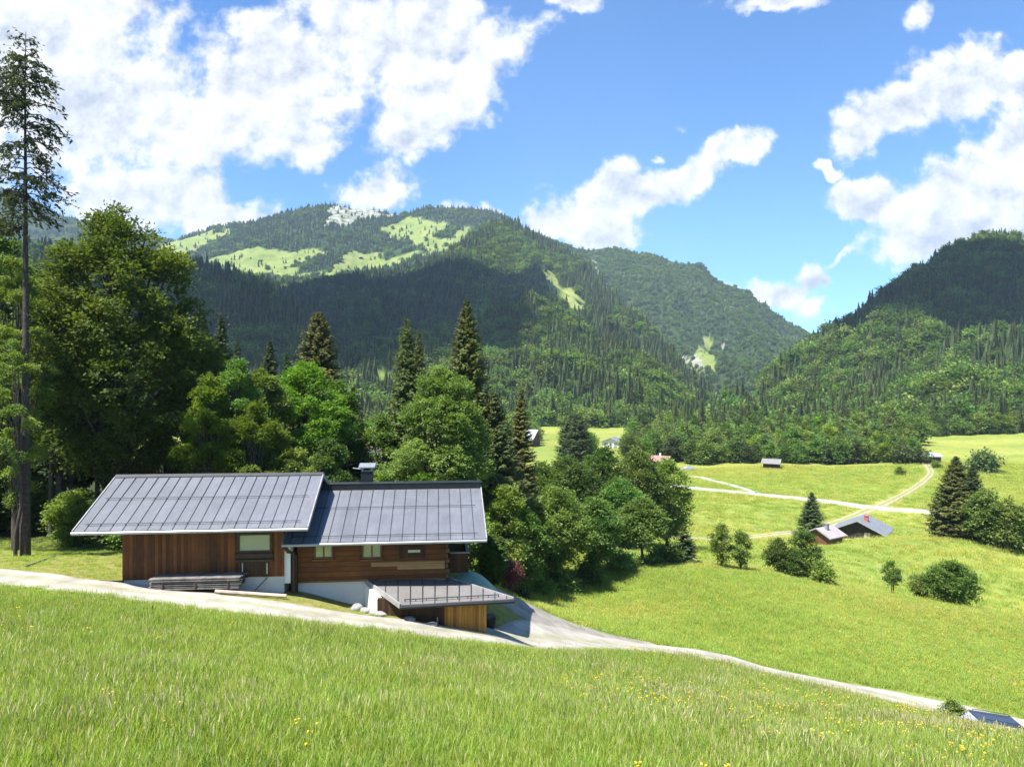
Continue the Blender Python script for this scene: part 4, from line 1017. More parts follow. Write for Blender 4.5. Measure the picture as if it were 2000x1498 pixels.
def metal_roof(name, lo, hi, rust=0., rough=.42, panels=None):
    m, nt, out = new_mat(name)
    tc = nt.nodes.new('ShaderNodeTexCoord')
    n1 = noise(nt, tc.outputs['Object'], .8, 5, .6); n2 = noise(nt, tc.outputs['Object'], 9, 4, .7)
    mp = nt.nodes.new('ShaderNodeMapping'); mp.inputs['Scale'].default_value = (5, .35, .35); L(nt, tc.outputs['Object'], mp.inputs[0])
    n3 = noise(nt, mp.outputs[0], 2.0, 4, .65)
    f = math_(nt, 'ADD', math_(nt, 'MULTIPLY', n1.outputs[0], .5), math_(nt, 'ADD', math_(nt, 'MULTIPLY', n2.outputs[0], .2), math_(nt, 'MULTIPLY', n3.outputs[0], .3)))
    c = ramp(nt, f, [(.36, lo), (.64, hi)]).outputs[0]
    if rust:
        c = mixc(nt, math_(nt, 'MULTIPLY', ramp(nt, n3.outputs[0], [(.52, (0, 0, 0)), (.72, (1, 1, 1))]).outputs[0], rust), c, (.24, .13, .07))
    if panels:
        a_root, deg, pitch, off = panels; sx = nt.nodes.new('ShaderNodeSeparateXYZ'); L(nt, tc.outputs['Object'], sx.inputs[0])
        a_ = math_(nt, 'MULTIPLY_ADD', sx.outputs[0], math.cos(math.radians(deg)), math_(nt, 'MULTIPLY_ADD', sx.outputs[1], math.sin(math.radians(deg)), a_root - off))
        wn_ = N(nt, 'ShaderNodeTexWhiteNoise', _noise_dimensions='1D'); L(nt, math_(nt, 'FLOOR', math_(nt, 'DIVIDE', a_, pitch)), wn_.inputs['W'])
        hs_ = N(nt, 'ShaderNodeHueSaturation'); L(nt, c, hs_.inputs['Color']); L(nt, math_(nt, 'MULTIPLY_ADD', wn_.outputs['Value'], .10, .95), hs_.inputs['Value']); c = hs_.outputs[0]
    b = N(nt, 'ShaderNodeBsdfPrincipled', Roughness=rough, Metallic=.25)
    L(nt, c, b.inputs['Base Color'])
    L(nt, math_(nt, 'MULTIPLY_ADD', n2.outputs[0], .25, rough - .12), b.inputs['Roughness'])
    L(nt, bump(nt, n1.outputs[0], .15, .03), b.inputs['Normal'])
    L(nt, b.outputs[0], out.inputs[0]); return m
RC = ((.112, .117, .134), (.168, .175, .196))
M_ROOF2 = metal_roof('weathered_copper_sheet', (.155, .150, .150), (.25, .245, .24), .5)
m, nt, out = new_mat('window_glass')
b = N(nt, 'ShaderNodeBsdfPrincipled', Roughness=.03); b.inputs['Base Color'].default_value = (.40, .385, .37, 1)  # pale base: bright ground reflection painted into the pane colour
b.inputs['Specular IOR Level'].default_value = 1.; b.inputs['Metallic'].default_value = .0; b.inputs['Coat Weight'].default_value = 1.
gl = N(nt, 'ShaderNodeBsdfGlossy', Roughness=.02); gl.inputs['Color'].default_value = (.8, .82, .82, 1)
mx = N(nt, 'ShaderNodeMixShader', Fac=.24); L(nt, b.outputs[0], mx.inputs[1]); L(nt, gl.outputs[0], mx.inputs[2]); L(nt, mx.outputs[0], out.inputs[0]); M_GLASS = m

def seam_roof(root, fr, a0, a1, b0, b1, b2, ze, zr, mat, pitch, shift=0., guards=(), t=.16, cap=True):
    """pitched metal roof: front slope b0..b1 (eave ze, ridge zr), back slope b1..b2 with seams, snow guards, gutter, verge boards"""
    k = (zr - ze) / (b1 - b0); z2 = zr - k * (b2 - b1)
    m_ = MB(); m_.slab([fr(a0, b0, ze), fr(a1, b0, ze), fr(a1, b1, zr), fr(a0, b1, zr)], .05)
    m_.slab([fr(a0, b1, zr), fr(a1, b1, zr), fr(a1, b2, z2), fr(a0, b2, z2)], .05)
    roof = m_.build('roof', mat, root)
    WORLD[roof.name] = WORLD[root.name]
    s = MB(); n = int((a1 - a0) / pitch)
    for i in range(n + 1):
        a = a0 + shift + i * pitch
        if not a0 + .1 < a < a1 - .1: continue
        for (p, q, zp, zq) in ((b0 + .02, b1 - .03, ze, zr), (b1 + .03, b2 - .02, zr, z2)):
            w_ = .011; h = .030
            zp_ = zp + (k * .02 if p < b1 else 0); 
            s.hexa([fr(a - w_, p, zp + .002), fr(a + w_, p, zp + .002), fr(a + w_, q, zq + .002), fr(a - w_, q, zq + .002),
                    fr(a - w_, p, zp + h), fr(a + w_, p, zp + h), fr(a + w_, q, zq + h), fr(a - w_, q, zq + h)])
    s.build('seam', M_GUARD, roof)['kind'] = 'stuff'
    for g in guards:
        zg = ze + k * (g - b0)
        gm = MB(); gm.tube([fr(a0 + .35, g, zg + .10), fr(a1 - .35, g, zg + .10)],   .016, 6)
        for i in range(n + 1):
            a = a0 + shift + i * pitch
            if a0 + .3 < a < a1 - .3: gm.box(fr, a - .008, a + .008, g - .012, g + .012, zg + .01, zg + .10)
        gm.build('snow_guard', M_GUARD, roof)
    # verge boards, underside boarding
    for aa_, nm in ((a0, 'verge'), (a1, 'verge')):
        v = MB(); w0, w1 = (aa_ - .05, aa_ - .003) if aa_ == a0 else (aa_ + .003, aa_ + .05)
        for (p, q, zp, zq) in ((b0, b1, ze, zr), (b1, b2, zr, z2)):
            v.hexa([fr(w0, p, zp - t), fr(w1, p, zp - t), fr(w1, q, zq - t), fr(w0, q, zq - t), fr(w0, p, zp + .05), fr(w1, p, zp + .05), fr(w1, q, zq + .05), fr(w0, q, zq + .05)])
        v.build('verge_board', M_FASCIA, roof)
    u = MB(); u.slab([fr(a0 + .02, b0 + .06, ze - .056 + k * .06), fr(a1 - .02, b0 + .06, ze - .056 + k * .06), fr(a1 - .02, b1, zr - .056), fr(a0 + .02, b1, zr - .056)], t - .06)
    u.slab([fr(a0 + .02, b1, zr - .056), fr(a1 - .02, b1, zr - .056), fr(a1 - .02, b2 - .06, z2 - .056), fr(a0 + .02, b2 - .06, z2 - .056)], t - .06)
    u.build('eave_boarding', M_FRAME, roof)
    gt = MB(); gt.tube([fr(a0 - .03, b0 - .07, ze - .07), fr(a1 + .03, b0 - .07, ze - .07)], .075, 8)
    gt.build('gutter', M_GUTTER, root, True)
    ed = MB(); ed.box(fr, a0, a1, b0 - .012, b0 - .003, ze - .075, ze + .012); ed.build('eave_flashing', M_BLACK, roof)
    if cap:
        cp = MB(); cp.prism([fr(a0 - .04, b1 - .17, zr - k * .17 + .045), fr(a0 - .04, b1, zr + .085), fr(a0 - .04, b1 + .17, zr - k * .17 + .045), fr(a0 - .04, b1, zr + .02)], fr(a1 + .04, b1, zr) - fr(a0 - .04, b1, zr))
        cp.build('ridge_cap', M_GUARD, roof)
    return roof
def window(root, fr, a0, a1, z0, z1, b, fmat, panes=2, fw=.07, sill=True, depth=.06, cross=False):
    w_ = MB()
    w_.box(fr, a0, a1, b - depth, b + .02, z0, z0 + fw); w_.box(fr, a0, a1, b - depth, b + .02, z1 - fw, z1)
    w_.box(fr, a0, a0 + fw, b - depth, b + .02, z0 + fw, z1 - fw); w_.box(fr, a1 - fw, a1, b - depth, b + .02, z0 + fw, z1 - fw)
    win = w_.build('window', fmat, root); WORLD[win.name] = WORLD[root.name]
    ww_ = (a1 - a0 - 2 * fw) / panes
    for i in range(panes):
        g_ = MB(); x0 = a0 + fw + i * ww_ + (.03 if i else 0); x1 = a0 + fw + (i + 1) * ww_ - (.03 if i < panes - 1 else 0)
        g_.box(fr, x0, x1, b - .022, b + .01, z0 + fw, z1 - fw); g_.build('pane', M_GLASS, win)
        if i:
            mu = MB(); mu.box(fr, x0 - .06, x0, b - depth + .005, b + .015, z0 + fw, z1 - fw); mu.build('mullion', fmat, win)
    if sill:
        sl = MB(); sl.box(fr, a0 - .06, a1 + .06, b - depth - .07, b + .02, z0 - .07, z0 - .003); sl.build('sill', fmat, win)
    return win

# ------------------------------------------------------------------ wooden barn (left)
frB, apx, zpy = frame((-18.54, 30.0), 5.5)
bl = MB(); AB = 9.67; ZE, ZR, B1 = -6.26, -4.44, 4.05
WF = 1.1; kB = (ZR - ZE) / B1
wl, wr = apx(239, WF), apx(554, WF)
zs = zpy(1129, (wl + wr) / 2, WF)
barn = empty('wooden_barn', frB((wl + wr) / 2, 4, zs - .5), 'brown board-clad barn with grey standing seam roof and one big window', 'barn')
BW = 2 * B1 - WF
def gable_walls(root, fr, a0, a1, b0, b1, bm, z0, zfun, mat, name='wall', th=.14):
    for (nm, bx0, bx1, q) in (('front', b0, b0 + th, b0), ('back', b1 - th, b1, b1)):
        w_ = MB(); w_.box(fr, a0, a1, bx0, bx1, z0, zfun(q) - .20); w_.build(name, mat, root)
    for ax in (a0, a1 - th):
        g_ = MB(); g_.prism([fr(ax, b0 + th + .002, z0), fr(ax, b1 - th - .002, z0), fr(ax, b1 - th - .002, zfun(b1) - .2), fr(ax, bm, zfun(bm) - .2), fr(ax, b0 + th + .002, zfun(b0 + th) - .2)], fr(ax + th, b0, 0) - fr(ax, b0, 0))
        g_.build(name, mat, root)
zfB = lambda b: ZE + kB * (b if b <= B1 else 2 * B1 - b)
gable_walls(barn, frB, wl, wr, WF, BW, B1, zs, zfB, M_BOARD)
p_ = MB(); p_.box(frB, wl + .05, wr - .003, WF + .05, BW - .05, zs - 2.2, zs - .003); p_.build('plinth', M_PLINTH, barn)
seam_roof(barn, frB, 0, AB, 0, B1, 2 * B1, ZE, ZR, metal_roof('barn_roof_metal', *RC, panels=((wl + wr) / 2, 5.5, .51, .45)), .51, .45, guards=(.34, 2.15))
a0, a1 = apx(463, WF), apx(533, WF)
wz0, wz1 = zpy(1080, a0, WF), zpy(1038, a0, WF)
window(barn, frB, a0 + .02, a1 - .02, wz0, wz1 - .06, WF, M_FRAME, 1, .10, True, .09)
h_ = MB(); h_.box(frB, a0 - .05, a1 + .05, WF - .14, WF - .003, zpy(1097, a0, WF), zpy(1092, a0, WF)); h_.box(frB, a0, a1, WF - .06, WF - .003, zpy(1090, a0, WF), zpy(1084, a0, WF))
h_.build('hatch_lintel', M_FRAME, barn)
h_ = MB(); h_.box(frB, a0 + .15, a1 - .15, WF - .03, WF - .003, zs + .04, zpy(1098, a0, WF)); h_.build('hatch', M_OLDW, barn)
for q in (474, 522):
    h_ = MB(); aq = apx(q, WF); h_.box(frB, aq - .02, aq + .02, WF - .045, WF - .032, zpy(1120, aq, WF), zpy(1099, aq, WF)); h_.build('hatch_batten', M_CREAM, barn)

# ------------------------------------------------------------------ log house (right)
frH, apx2, zpy2 = frame((-10.13, 31.4), 6.0)
AH = 9.0; HE, HR, HB = -7.07, -5.22, 4.65; kH = (HR - HE) / HB; WH = 1.15
hl, hr = apx2(580, WH), apx2(871, WH)
hz = zpy2(1133, (hl + hr) / 2, WH)
house = empty('log_house', frH((hl + hr) / 2, 4, hz - 1.2), 'brown log house with white plinth, chimney and balcony beside the barn', 'house')
zfH = lambda b: HE + kH * (b if b <= HB else 2 * HB - b)
HBW = 2 * HB - WH
gable_walls(house, frH, hl, hr, WH, HBW, HB, hz, zfH, M_LOG)
p_ = MB(); p_.box(frH, hl + .04, hr - .04, WH + .06, HBW - .06, hz - 3.4, hz - .003); p_.build('plinth', M_PLINTH, house)
s_ = MB(); s_.box(frH, hl - .02, hr + .02, WH - .05, WH - .003, hz - .02, hz + .07); s_.build('sill_beam', M_FRAMEM, house)
# crossed log ends at the corner
le = MB(); z = hz + .04; i = 0
while z < zfH(WH) - .35:
    le.box(frH, hr + .003, hr + (.17 if i % 2 else .10), WH - .14, WH + .12, z, z + .19); z += .235; i += 1
lo_ = le.build('log_corner', M_FRAMEM, house)
roofH = seam_roof(house, frH, 0, AH, 0, HB, 2 * HB, HE, HR, metal_roof('house_roof_metal', *RC, panels=((hl + hr) / 2, 6.0, .545, .30)), .545, .30, guards=(.32, 2.55))
# raised ridge lip seen as a dark band
lp = MB(); lp.box(frH, .25, AH, HB - .42, HB - .40, zfH(HB - .4) + .01, HR + .12); lp.slab([frH(.2, HB - .44, HR + .16), frH(AH + .05, HB - .44, HR + .16), frH(AH + .05, HB + .5, HR + .13), frH(.2, HB + .5, HR + .13)], .035)
lp.build('ridge_vent', M_BLACK, roofH)
# chimney behind the ridge
ca = apx2(717, HB + 1.2)
ch = MB(); ch.box(frH, ca - .30, ca + .30, HB + 1.0, HB + 1.6, HR - 1.2, zpy2(921, ca, HB + 1.0)); chim = ch.build('chimney', M_BLACK, roofH); WORLD[chim.name] = WORLD[house.name]
zt_ = zpy2(921, ca, HB + 1.0)
ch = MB()
for (x, y) in ((-.24, 1.06), (.24, 1.06), (-.24, 1.54), (.24, 1.54)): ch.box(frH, ca + x - .03, ca + x + .03, HB + y - .03, HB + y + .03, zt_ + .002, zt_ + .22)
ch.build('cap_post', M_GUTTER, chim)
ch = MB(); ch.slab([frH(ca - .42, HB + .9, zt_ + .25), frH(ca + .42, HB + .9, zt_ + .25), frH(ca + .42, HB + 1.7, zt_ + .38), frH(ca - .42, HB + 1.7, zt_ + .38)], .05); ch.build('chimney_cap', M_GUTTER, chim)
ae = MB(); ae.tube([frH(ca - .75, HB + 1.3, zt_ + .16), frH(ca - .45, HB + 1.3, zt_ + .12), frH(ca - .3, HB + 1.3, zt_ + .1)], .02, 5); ae.build('stay_rod', M_GUTTER, chim)
# windows
for (x0, x1) in ((614, 651), (707, 746)):
    q0, q1 = apx2(x0, WH), apx2(x1, WH)
    window(house, frH, q0, q1, zpy2(1091, q0, WH), zpy2(1057, q0, WH), WH, M_FRAMEM, 2, .075, True, .08)
# gabled board with a cream strip
q0, q1, qm = apx2(780, WH), apx2(830, WH), apx2(805, WH)
bd = MB(); z0_, z1_, z2_ = zpy2(1089, qm, WH), zpy2(1067, qm, WH), zpy2(1061, qm, WH)
bd.prism([frH(q0, WH - .05, z0_), frH(q1, WH - .05, z0_), frH(q1, WH - .05, z1_), frH(qm, WH - .05, z2_), frH(q0, WH - .05, z1_)], frH(0, .047, 0) - frH(0, 0, 0))
wb_ = bd.build('wall_board', M_BALC, house); WORLD[wb_.name] = WORLD[house.name]
bd = MB(); bd.box(frH, apx2(797, WH), apx2(821, WH), WH - .075, WH - .053, zpy2(1078, qm, WH), zpy2(1073, qm, WH)); bd.build('cream_strip', M_CREAM, wb_)
# pale replacement planks
pk = MB(); pk.box(frH, apx2(725, WH), hr - .06, WH - .03, WH - .003, zpy2(1104, qm, WH), zpy2(1096, qm, WH)); pk.build('replacement_plank', M_PATCH, house)
pk = MB(); pk.box(frH, apx2(776, WH), hr - .06, WH - .03, WH - .003, zpy2(1111, qm, WH), zpy2(1104.3, qm, WH)); pk.build('replacement_plank', M_PATCH, house)
# white wall end and downpipe between barn and house
wp = MB(); wa0, wa1 = apx2(555, WH - .5), apx2(567, WH - .5)
wp.box(frH, wa0, wa1, WH - .5, WH + 1.4, zpy2(1139, wa0, WH - .5), HE + .25 - .3); wp.build('white_wall_end', M_WHITE, house)
dp = MB(); da = apx2(574, WH - .35)
dp.tube([frH(da - .25, -.02, HE - .14), frH(da - .12, .25, HE - .42), frH(da, WH - .4, HE - .62), frH(da, WH - .4, hz - .55)], .085, 8); dp.build('downpipe', M_FRAME, house)
dp = MB(); dp.box(frH, da - .12, da + .12, WH - .35, WH - .003, hz - .3, HE - .7); dp.build('corner_post', M_FRAME, house)
# balcony on the gable end
b0_, b1_ = 1.55, 7.2; bz0 = zpy2(1119, hr, b0_); bz1 = zpy2(1081, hr, b0_); bo = apx2(915, b0_)
bc = MB(); bc.box(frH, hr + .19, bo, b0_, b0_ + .05, bz0, bz1); bf = bc.build('balcony', M_BALC, house); WORLD[bf.name] = WORLD[house.name]
bc = MB(); bc.box(frH, bo - .05, bo - .002, b0_ + .053, b1_, bz0, bz1); bc.build('balcony_side', M_BALC, bf)
bc = MB(); bc.box(frH, hr + .003, bo - .06, b0_ + .06, b1_, bz0 + .02, bz0 + .12); bc.build('balcony_floor', M_FRAME, bf)
bc = MB(); bc.box(frH, hr + .19, bo + .04, b0_ - .05, b0_ + .10, bz1 + .003, bz1 + .06); bc.box(frH, bo - .11, bo + .04, b0_ + .103, b1_, bz1 + .003, bz1 + .06); bc.build('handrail', M_FASCIA, bf)
bc = MB(); bc.box(frH, bo - .12, bo - .02, b1_ - .12, b1_, bz1 + .07, zfH(b1_) - .25); bc.build('balcony_post', M_FRAME, bf)

# ------------------------------------------------------------------ lean-to shed in front of the house corner
tl = P(716, 1133, 32.9); tr_ = P(873, 1128, 33.6); el = P(783, 1181, 30.4); er = P(1003, 1169, 31.3)
shed = empty('lean_to_shed', (tl + er) / 2 * np.array([1, 1, 0]) + np.array([0, 0, -12.2]), 'lean-to shed with weathered metal roof and orange board front', 'shed')
m_ = MB(); m_.slab([el, er, tr_, tl], .05); sr_ = m_.build('roof', M_ROOF2, shed); WORLD[sr_.name] = WORLD[shed.name]
sm = MB()
def roofpt(s, t): return (el * (1 - s) + er * s) * (1 - t) + (tl * (1 - s) + tr_ * s) * t
nrm_up = np.array([0, 0, 1.])
ey = (np.array([-.02, 1, 0])); 
def plane_z(x, y):
    n_ = np.cross(er - el, tl - el); return el[2] - (n_[0] * (x - el[0]) + n_[1] * (y - el[1])) / n_[2]
ecx = (er - el)
for i in range(-4, 10):
    # seams run straight up the slope, cut by the slanting verges
    s = (i + .75) / 9.35
    p0 = el + ecx * s
    seg = []
    for tt in np.linspace(0, 1, 60):
        q = p0 + np.array([p0[0] / p0[1] * 2.6, 2.6, 0]) * tt
        # inside the roof outline?
        poly = [tuple(el[:2]), tuple(er[:2]), tuple(tr_[:2]), tuple(tl[:2])]
        if in_poly(np.array([q[0]]), np.array([q[1]]), poly)[0]: seg.append(q)
    if len(seg) < 5: continue
    g0, g1 = seg[0], seg[-1]
    a_, b_ = [np.array([g[0], g[1], plane_z(g[0], g[1])]) for g in (g0, g1)]
    o_ = np.array([.013, 0, 0]); u_ = np.array([0, 0, .04])
    sm.hexa([a_ - o_, a_ + o_, b_ + o_, b_ - o_, a_ - o_ + u_, a_ + o_ + u_, b_ + o_ + u_, b_ - o_ + u_])
sm.build('seam', M_GUARD, sr_)['kind'] = 'stuff'
g_ = MB(); v0, v1 = roofpt(.06, .10) + nrm_up * .1, roofpt(.93, .10) + nrm_up * .1; g_.tube([v0, v1], .022, 6)
for i in range(10):
    q = roofpt(.07 + .095 * i, .10); g_.hexa([q + np.array(d) for d in ((-.015, -.015, 0), (.015, -.015, 0), (.015, .015, 0), (-.015, .015, 0), (-.015, -.015, .1), (.015, -.015, .1), (.015, .015, .1), (-.015, .015, .1))])
g_.build('snow_guard', M_GUARD, sr_)
for (p, q, mt) in ((tl, el, M_FASCIA), (tr_, er, M_FASCIA)):
    d_ = unit(np.cross(q - p, nrm_up)) * .06; sgn = -1 if p is tl else 1
    d_ = d_ * (1 if d_[0] * sgn > 0 else -1)
    v = MB(); v.hexa([p - nrm_up * .16, p + d_ - nrm_up * .16, q + d_ - nrm_up * .16, q - nrm_up * .16, p + nrm_up * .06, p + d_ + nrm_up * .06, q + d_ + nrm_up * .06, q + nrm_up * .06]); v.build('verge_board', mt, sr_)
v = MB(); v.tube([el + np.array([-.05, -.08, -.10]), er + np.array([.05, -.08, -.10])], .07, 8); v.build('gutter', M_BLACK, shed, True)
u = MB(); u.slab([el + (tl - el) * .02 - nrm_up * .053, er + (tr_ - er) * .02 - nrm_up * .053, tr_ - nrm_up * .053, tl - nrm_up * .053], .07); u.build('eave_boarding', M_FRAME, sr_)
# walls
def wall_quad(name, p, q, zb, mat, th=.12, back=np.array([0, 1., 0]), cut=.15, parent=None):
    n_ = back * th; w_ = MB()
    zt = lambda r: plane_z(r[0], r[1]) - cut
    p2, q2 = p + n_, q + n_
    w_.hexa([np.array([*p[:2], zb]), np.array([*q[:2], zb]), np.array([*q2[:2], zb]), np.array([*p2[:2], zb]),
             np.array([*p[:2], zt(p)]), np.array([*q[:2], zt(q)]), np.array([*q2[:2], zt(q2)]), np.array([*p2[:2], zt(p2)])])
    return w_.build(name, mat, parent or shed)
fl_ = P(737, 1160, 31.3); fm = P(868, 1180, 31.45); frr = P(950, 1180, 31.75)
bl_ = P(712, 1150, 32.95)
wall_quad('wall', fl_, fm, -12.6, M_OLDW); wall_quad('front_panel', fm + np.array([.003, -.02, 0]), frr, -12.6, M_NEWW)
wall_quad('side_wall', frr + np.array([-.12, .13, 0]), P(880, 1150, 33.4), -12.6, M_OLDW, back=np.array([-1., 0, 0]))
pw = MB(); pp = [fl_ * np.array([1, 1, 0]) + np.array([-.01, -.0, 0]), bl_ * np.array([1, 1, 0])]
pw.hexa([np.array([*pp[0][:2], -12.4]), np.array([pp[0][0] + .2, pp[0][1] + .13, -12.4]), np.array([pp[1][0] + .3, pp[1][1], -12.4]), np.array([*pp[1][:2], -12.4]),
         np.array([*pp[0][:2], plane_z(*pp[0][:2]) - .16]), np.array([pp[0][0] + .2, pp[0][1] + .13, plane_z(*pp[0][:2]) - .16]), np.array([pp[1][0] + .3, pp[1][1], plane_z(*pp[1][:2]) - .16]), np.array([*pp[1][:2], plane_z(*pp[1][:2]) - .16])])
pw.build('white_wall', M_WHITE, shed)
po = MB(); po.tube([P(854, 1185, 31.35) * np.array([1, 1, 0]) + np.array([0, 0, -12.3]), P(854, 1185, 31.35) * np.array([1, 1, 0]) + np.array([0, 0, -10.3])], .03, 6); po.build('downpipe', M_GUTTER, shed)

# ------------------------------------------------------------------ things around the house
# stack of old planks on the plinth front
random.seed(3)
s0, s1 = apx(297, .55), apx(478, .55)
zg = min(gz(*frB(s0, .5, 0)[:2]), gz(*frB(s1, .5, 0)[:2])) - .02
zb = max(zg, zpy(1150, (s0 + s1) / 2, .2))
for lay in range(6):
    for row in range(3):
        j = random.uniform(-.09, .09); k_ = random.uniform(-.03, .03)
        pl = MB(); z0 = zb + lay * .088
        b_ = .12 + row * .29 + k_
        pl.box(frB, s0 + .05 + j, s1 - .05 + j * .7 + random.uniform(-.12, .05), b_, b_ + .25, z0, z0 + .045)
        o = pl.build('plank', M_GREYP, None)
        tag(o, 'grey weathered plank in the low stack along the barn plinth', 'plank', 'planks stacked before the barn')
    if lay < 5:
        for q in (.15, .5, .85):
            st = MB(); aq = s0 + (s1 - s0) * q; st.box(frB, aq - .04, aq + .04, .10, .98, zb + lay * .088 + .048, zb + lay * .088 + .086)
            o = st.build('spacer_batten', M_FRAME, None); tag(o, 'short dark batten spacing the layers of stacked planks', 'batten', 'battens between the stacked planks')
bm_ = MB(); q0, q1 = frB(apx(420, -.1), -.1, 0), frB(apx(559, -.05), .0, 0)
bm_.tube([np.array([q0[0], q0[1], gz(q0[0], q0[1]) + .1]), np.array([q1[0], q1[1], gz(q1[0], q1[1]) + .12])], .085, 7)
tag(bm_.build('timber_pole', simple_mat('peeled_pole', (.36, .30, .25), .8, var=.3)), 'peeled pole lying on the grass before the plank stack', 'pole')
bs_ = MB(); qa = apx(492, .75); bs_.prism([frB(qa, .80, gz(*frB(qa, .8, 0)[:2])), frB(qa + .09, .80, gz(*frB(qa, .8, 0)[:2])), frB(qa + .62, WF - .06, zs - .02), frB(qa + .55, WF - .06, zs - .02)], np.array([0, .03, 0]))
tag(bs_.build('leaning_board', M_GREYP), 'thin grey board leaning on the barn plinth beside the plank stack', 'board')
def boulder(px, py, Y, sx, sy, sz, label, seed, group=None):
    r = np.random.default_rng(seed); n, mm = 14, 9
    th = np.linspace(0, 2 * math.pi, n, endpoint=False); ph = np.linspace(-math.pi / 2, math.pi / 2, mm)
    D = np.stack([np.cos(ph)[:, None] * np.cos(th), np.cos(ph)[:, None] * np.sin(th), np.sin(ph)[:, None] * np.ones(n)], -1)
    rad = 1 + .35 * fbm(D[..., 0] * 1.6 + seed, D[..., 1] * 1.6, D[..., 2] * 1.6, 3, seed)
    X, Y_ = (px - 1000) / F * Y, Y; z = gz(X, Y_) + sz * .25
    V = (D * rad[..., None] * np.array([sx, sy, sz])).reshape(-1, 3)
    i = np.arange(n * mm).reshape(mm, n); Q = np.stack([i[:-1], np.roll(i[:-1], -1, 1), np.roll(i[1:], -1, 1), i[1:]], -1).reshape(-1, 4)
    o = link(bpy.data.objects.new('boulder', np_mesh('boulder', V, Q, M_ROCK))); o.location = (X, Y_, z); tag(o, label, 'rock', group)
boulder(697, 0, 31.9, .29, .24, .22, 'largest white boulder, against the grey plinth left of the shed', 1)
boulder(713, 0, 31.6, .24, .2, .16, 'low white boulder at the foot of the white shed wall', 2)
boulder(727, 0, 31.3, .16, .14, .12, 'smallest white boulder at the white shed wall', 3)
boulder(742, 0, 31.1, .28, .2, .13, 'flat white boulder before the dark shed wall near the white wall', 4)
boulder(800, 0, 30.9, .26, .18, .12, 'flat white boulder before the middle of the dark shed wall', 5)
boulder(842, 0, 30.9, .30, .2, .14, 'white boulder just left of the orange shed front', 6)
bn = P(957, 0, 33.6); gb = gz(bn[0], bn[1]) - .1
frW, _, _ = frame((bn[0], bn[1]), 20)
wbn = empty('waste_bin', (bn[0], bn[1], gb), 'dark bin standing behind the orange shed front', 'bin')
w_ = MB(); w_.hexa([frW(.7 * (-.24), .7 * (-.26), gb), frW(.7 * (.24), .7 * (-.26), gb), frW(.7 * (.24), .7 * (.26), gb), frW(.7 * (-.24), .7 * (.26), gb), frW(.7 * (-.3), .7 * (-.34), gb + .7 * 1.0), frW(.7 * (.3), .7 * (-.34), gb + .7 * 1.0), frW(.7 * (.3), .7 * (.34), gb + .7 * 1.0), frW(.7 * (-.3), .7 * (.34), gb + .7 * 1.0)]); w_.build('body', M_BLACK, wbn)
w_ = MB(); w_.hexa([frW(.7 * (-.32), .7 * (-.37), gb + .7 * 1.003), frW(.7 * (.32), .7 * (-.37), gb + .7 * 1.003), frW(.7 * (.32), .7 * (.36), gb + .7 * 1.003), frW(.7 * (-.32), .7 * (.36), gb + .7 * 1.003), frW(.7 * (-.30), .7 * (-.33), gb + .7 * 1.06), frW(.7 * (.30), .7 * (-.33), gb + .7 * 1.06), frW(.7 * (.30), .7 * (.33), gb + .7 * 1.12), frW(.7 * (-.30), .7 * (.33), gb + .7 * 1.12)]); w_.build('lid', M_BLACK, wbn)
w_ = MB(); w_.tube([frW(.7 * (-.34), .7 * (.3), gb + .7 * .1), frW(.7 * (-.28), .7 * (.3), gb + .7 * .1)], .1, 10); w_.tube([frW(.7 * (.28), .7 * (.3), gb + .7 * .1), frW(.7 * (.34), .7 * (.3), gb + .7 * .1)], .1, 10); w_.build('wheel', M_GUARD, wbn)
# green tarpaulin over a low heap on the lawn
tc_ = P(940, 1140, 37.4); n1, n2 = 26, 22
uu, vv = np.meshgrid(np.linspace(-1, 1, n1), np.linspace(-1, 1, n2))
TX = tc_[0] - .2 + uu * 1.05 + vv * .2; TY = tc_[1] + vv * 1.0; TZ = ground(TX, TY) + .06 + .42 * (1 - np.abs(uu) ** 2.2) * (1 - np.abs(vv) ** 2.2) + .03 * fbm(uu * 3, vv * 3, seed=5)
tt = link(bpy.data.objects.new('tarpaulin', np_mesh('tarpaulin', np.stack([TX, TY, TZ], -1).reshape(-1, 3), grid_faces(n2, n1), M_TARP, True)))
tag(tt, 'green tarpaulin spread over a low heap behind the shed', 'tarpaulin')
sld = tt.modifiers.new('thickness', 'SOLIDIFY'); sld.thickness = .02
st_ = MB(); q0 = P(129, 0, 37.0); st_.tube([np.array([q0[0] - .5, 36.9, gz(q0[0] - .5, 36.9) + .06]), np.array([q0[0] + .9, 32.6, gz(q0[0] + .9, 32.6) + .05])], .035, 5)
tag(st_.build('garden_hose', M_GREYP), 'thin pale hose lying down the lawn left of the barn', 'hose')

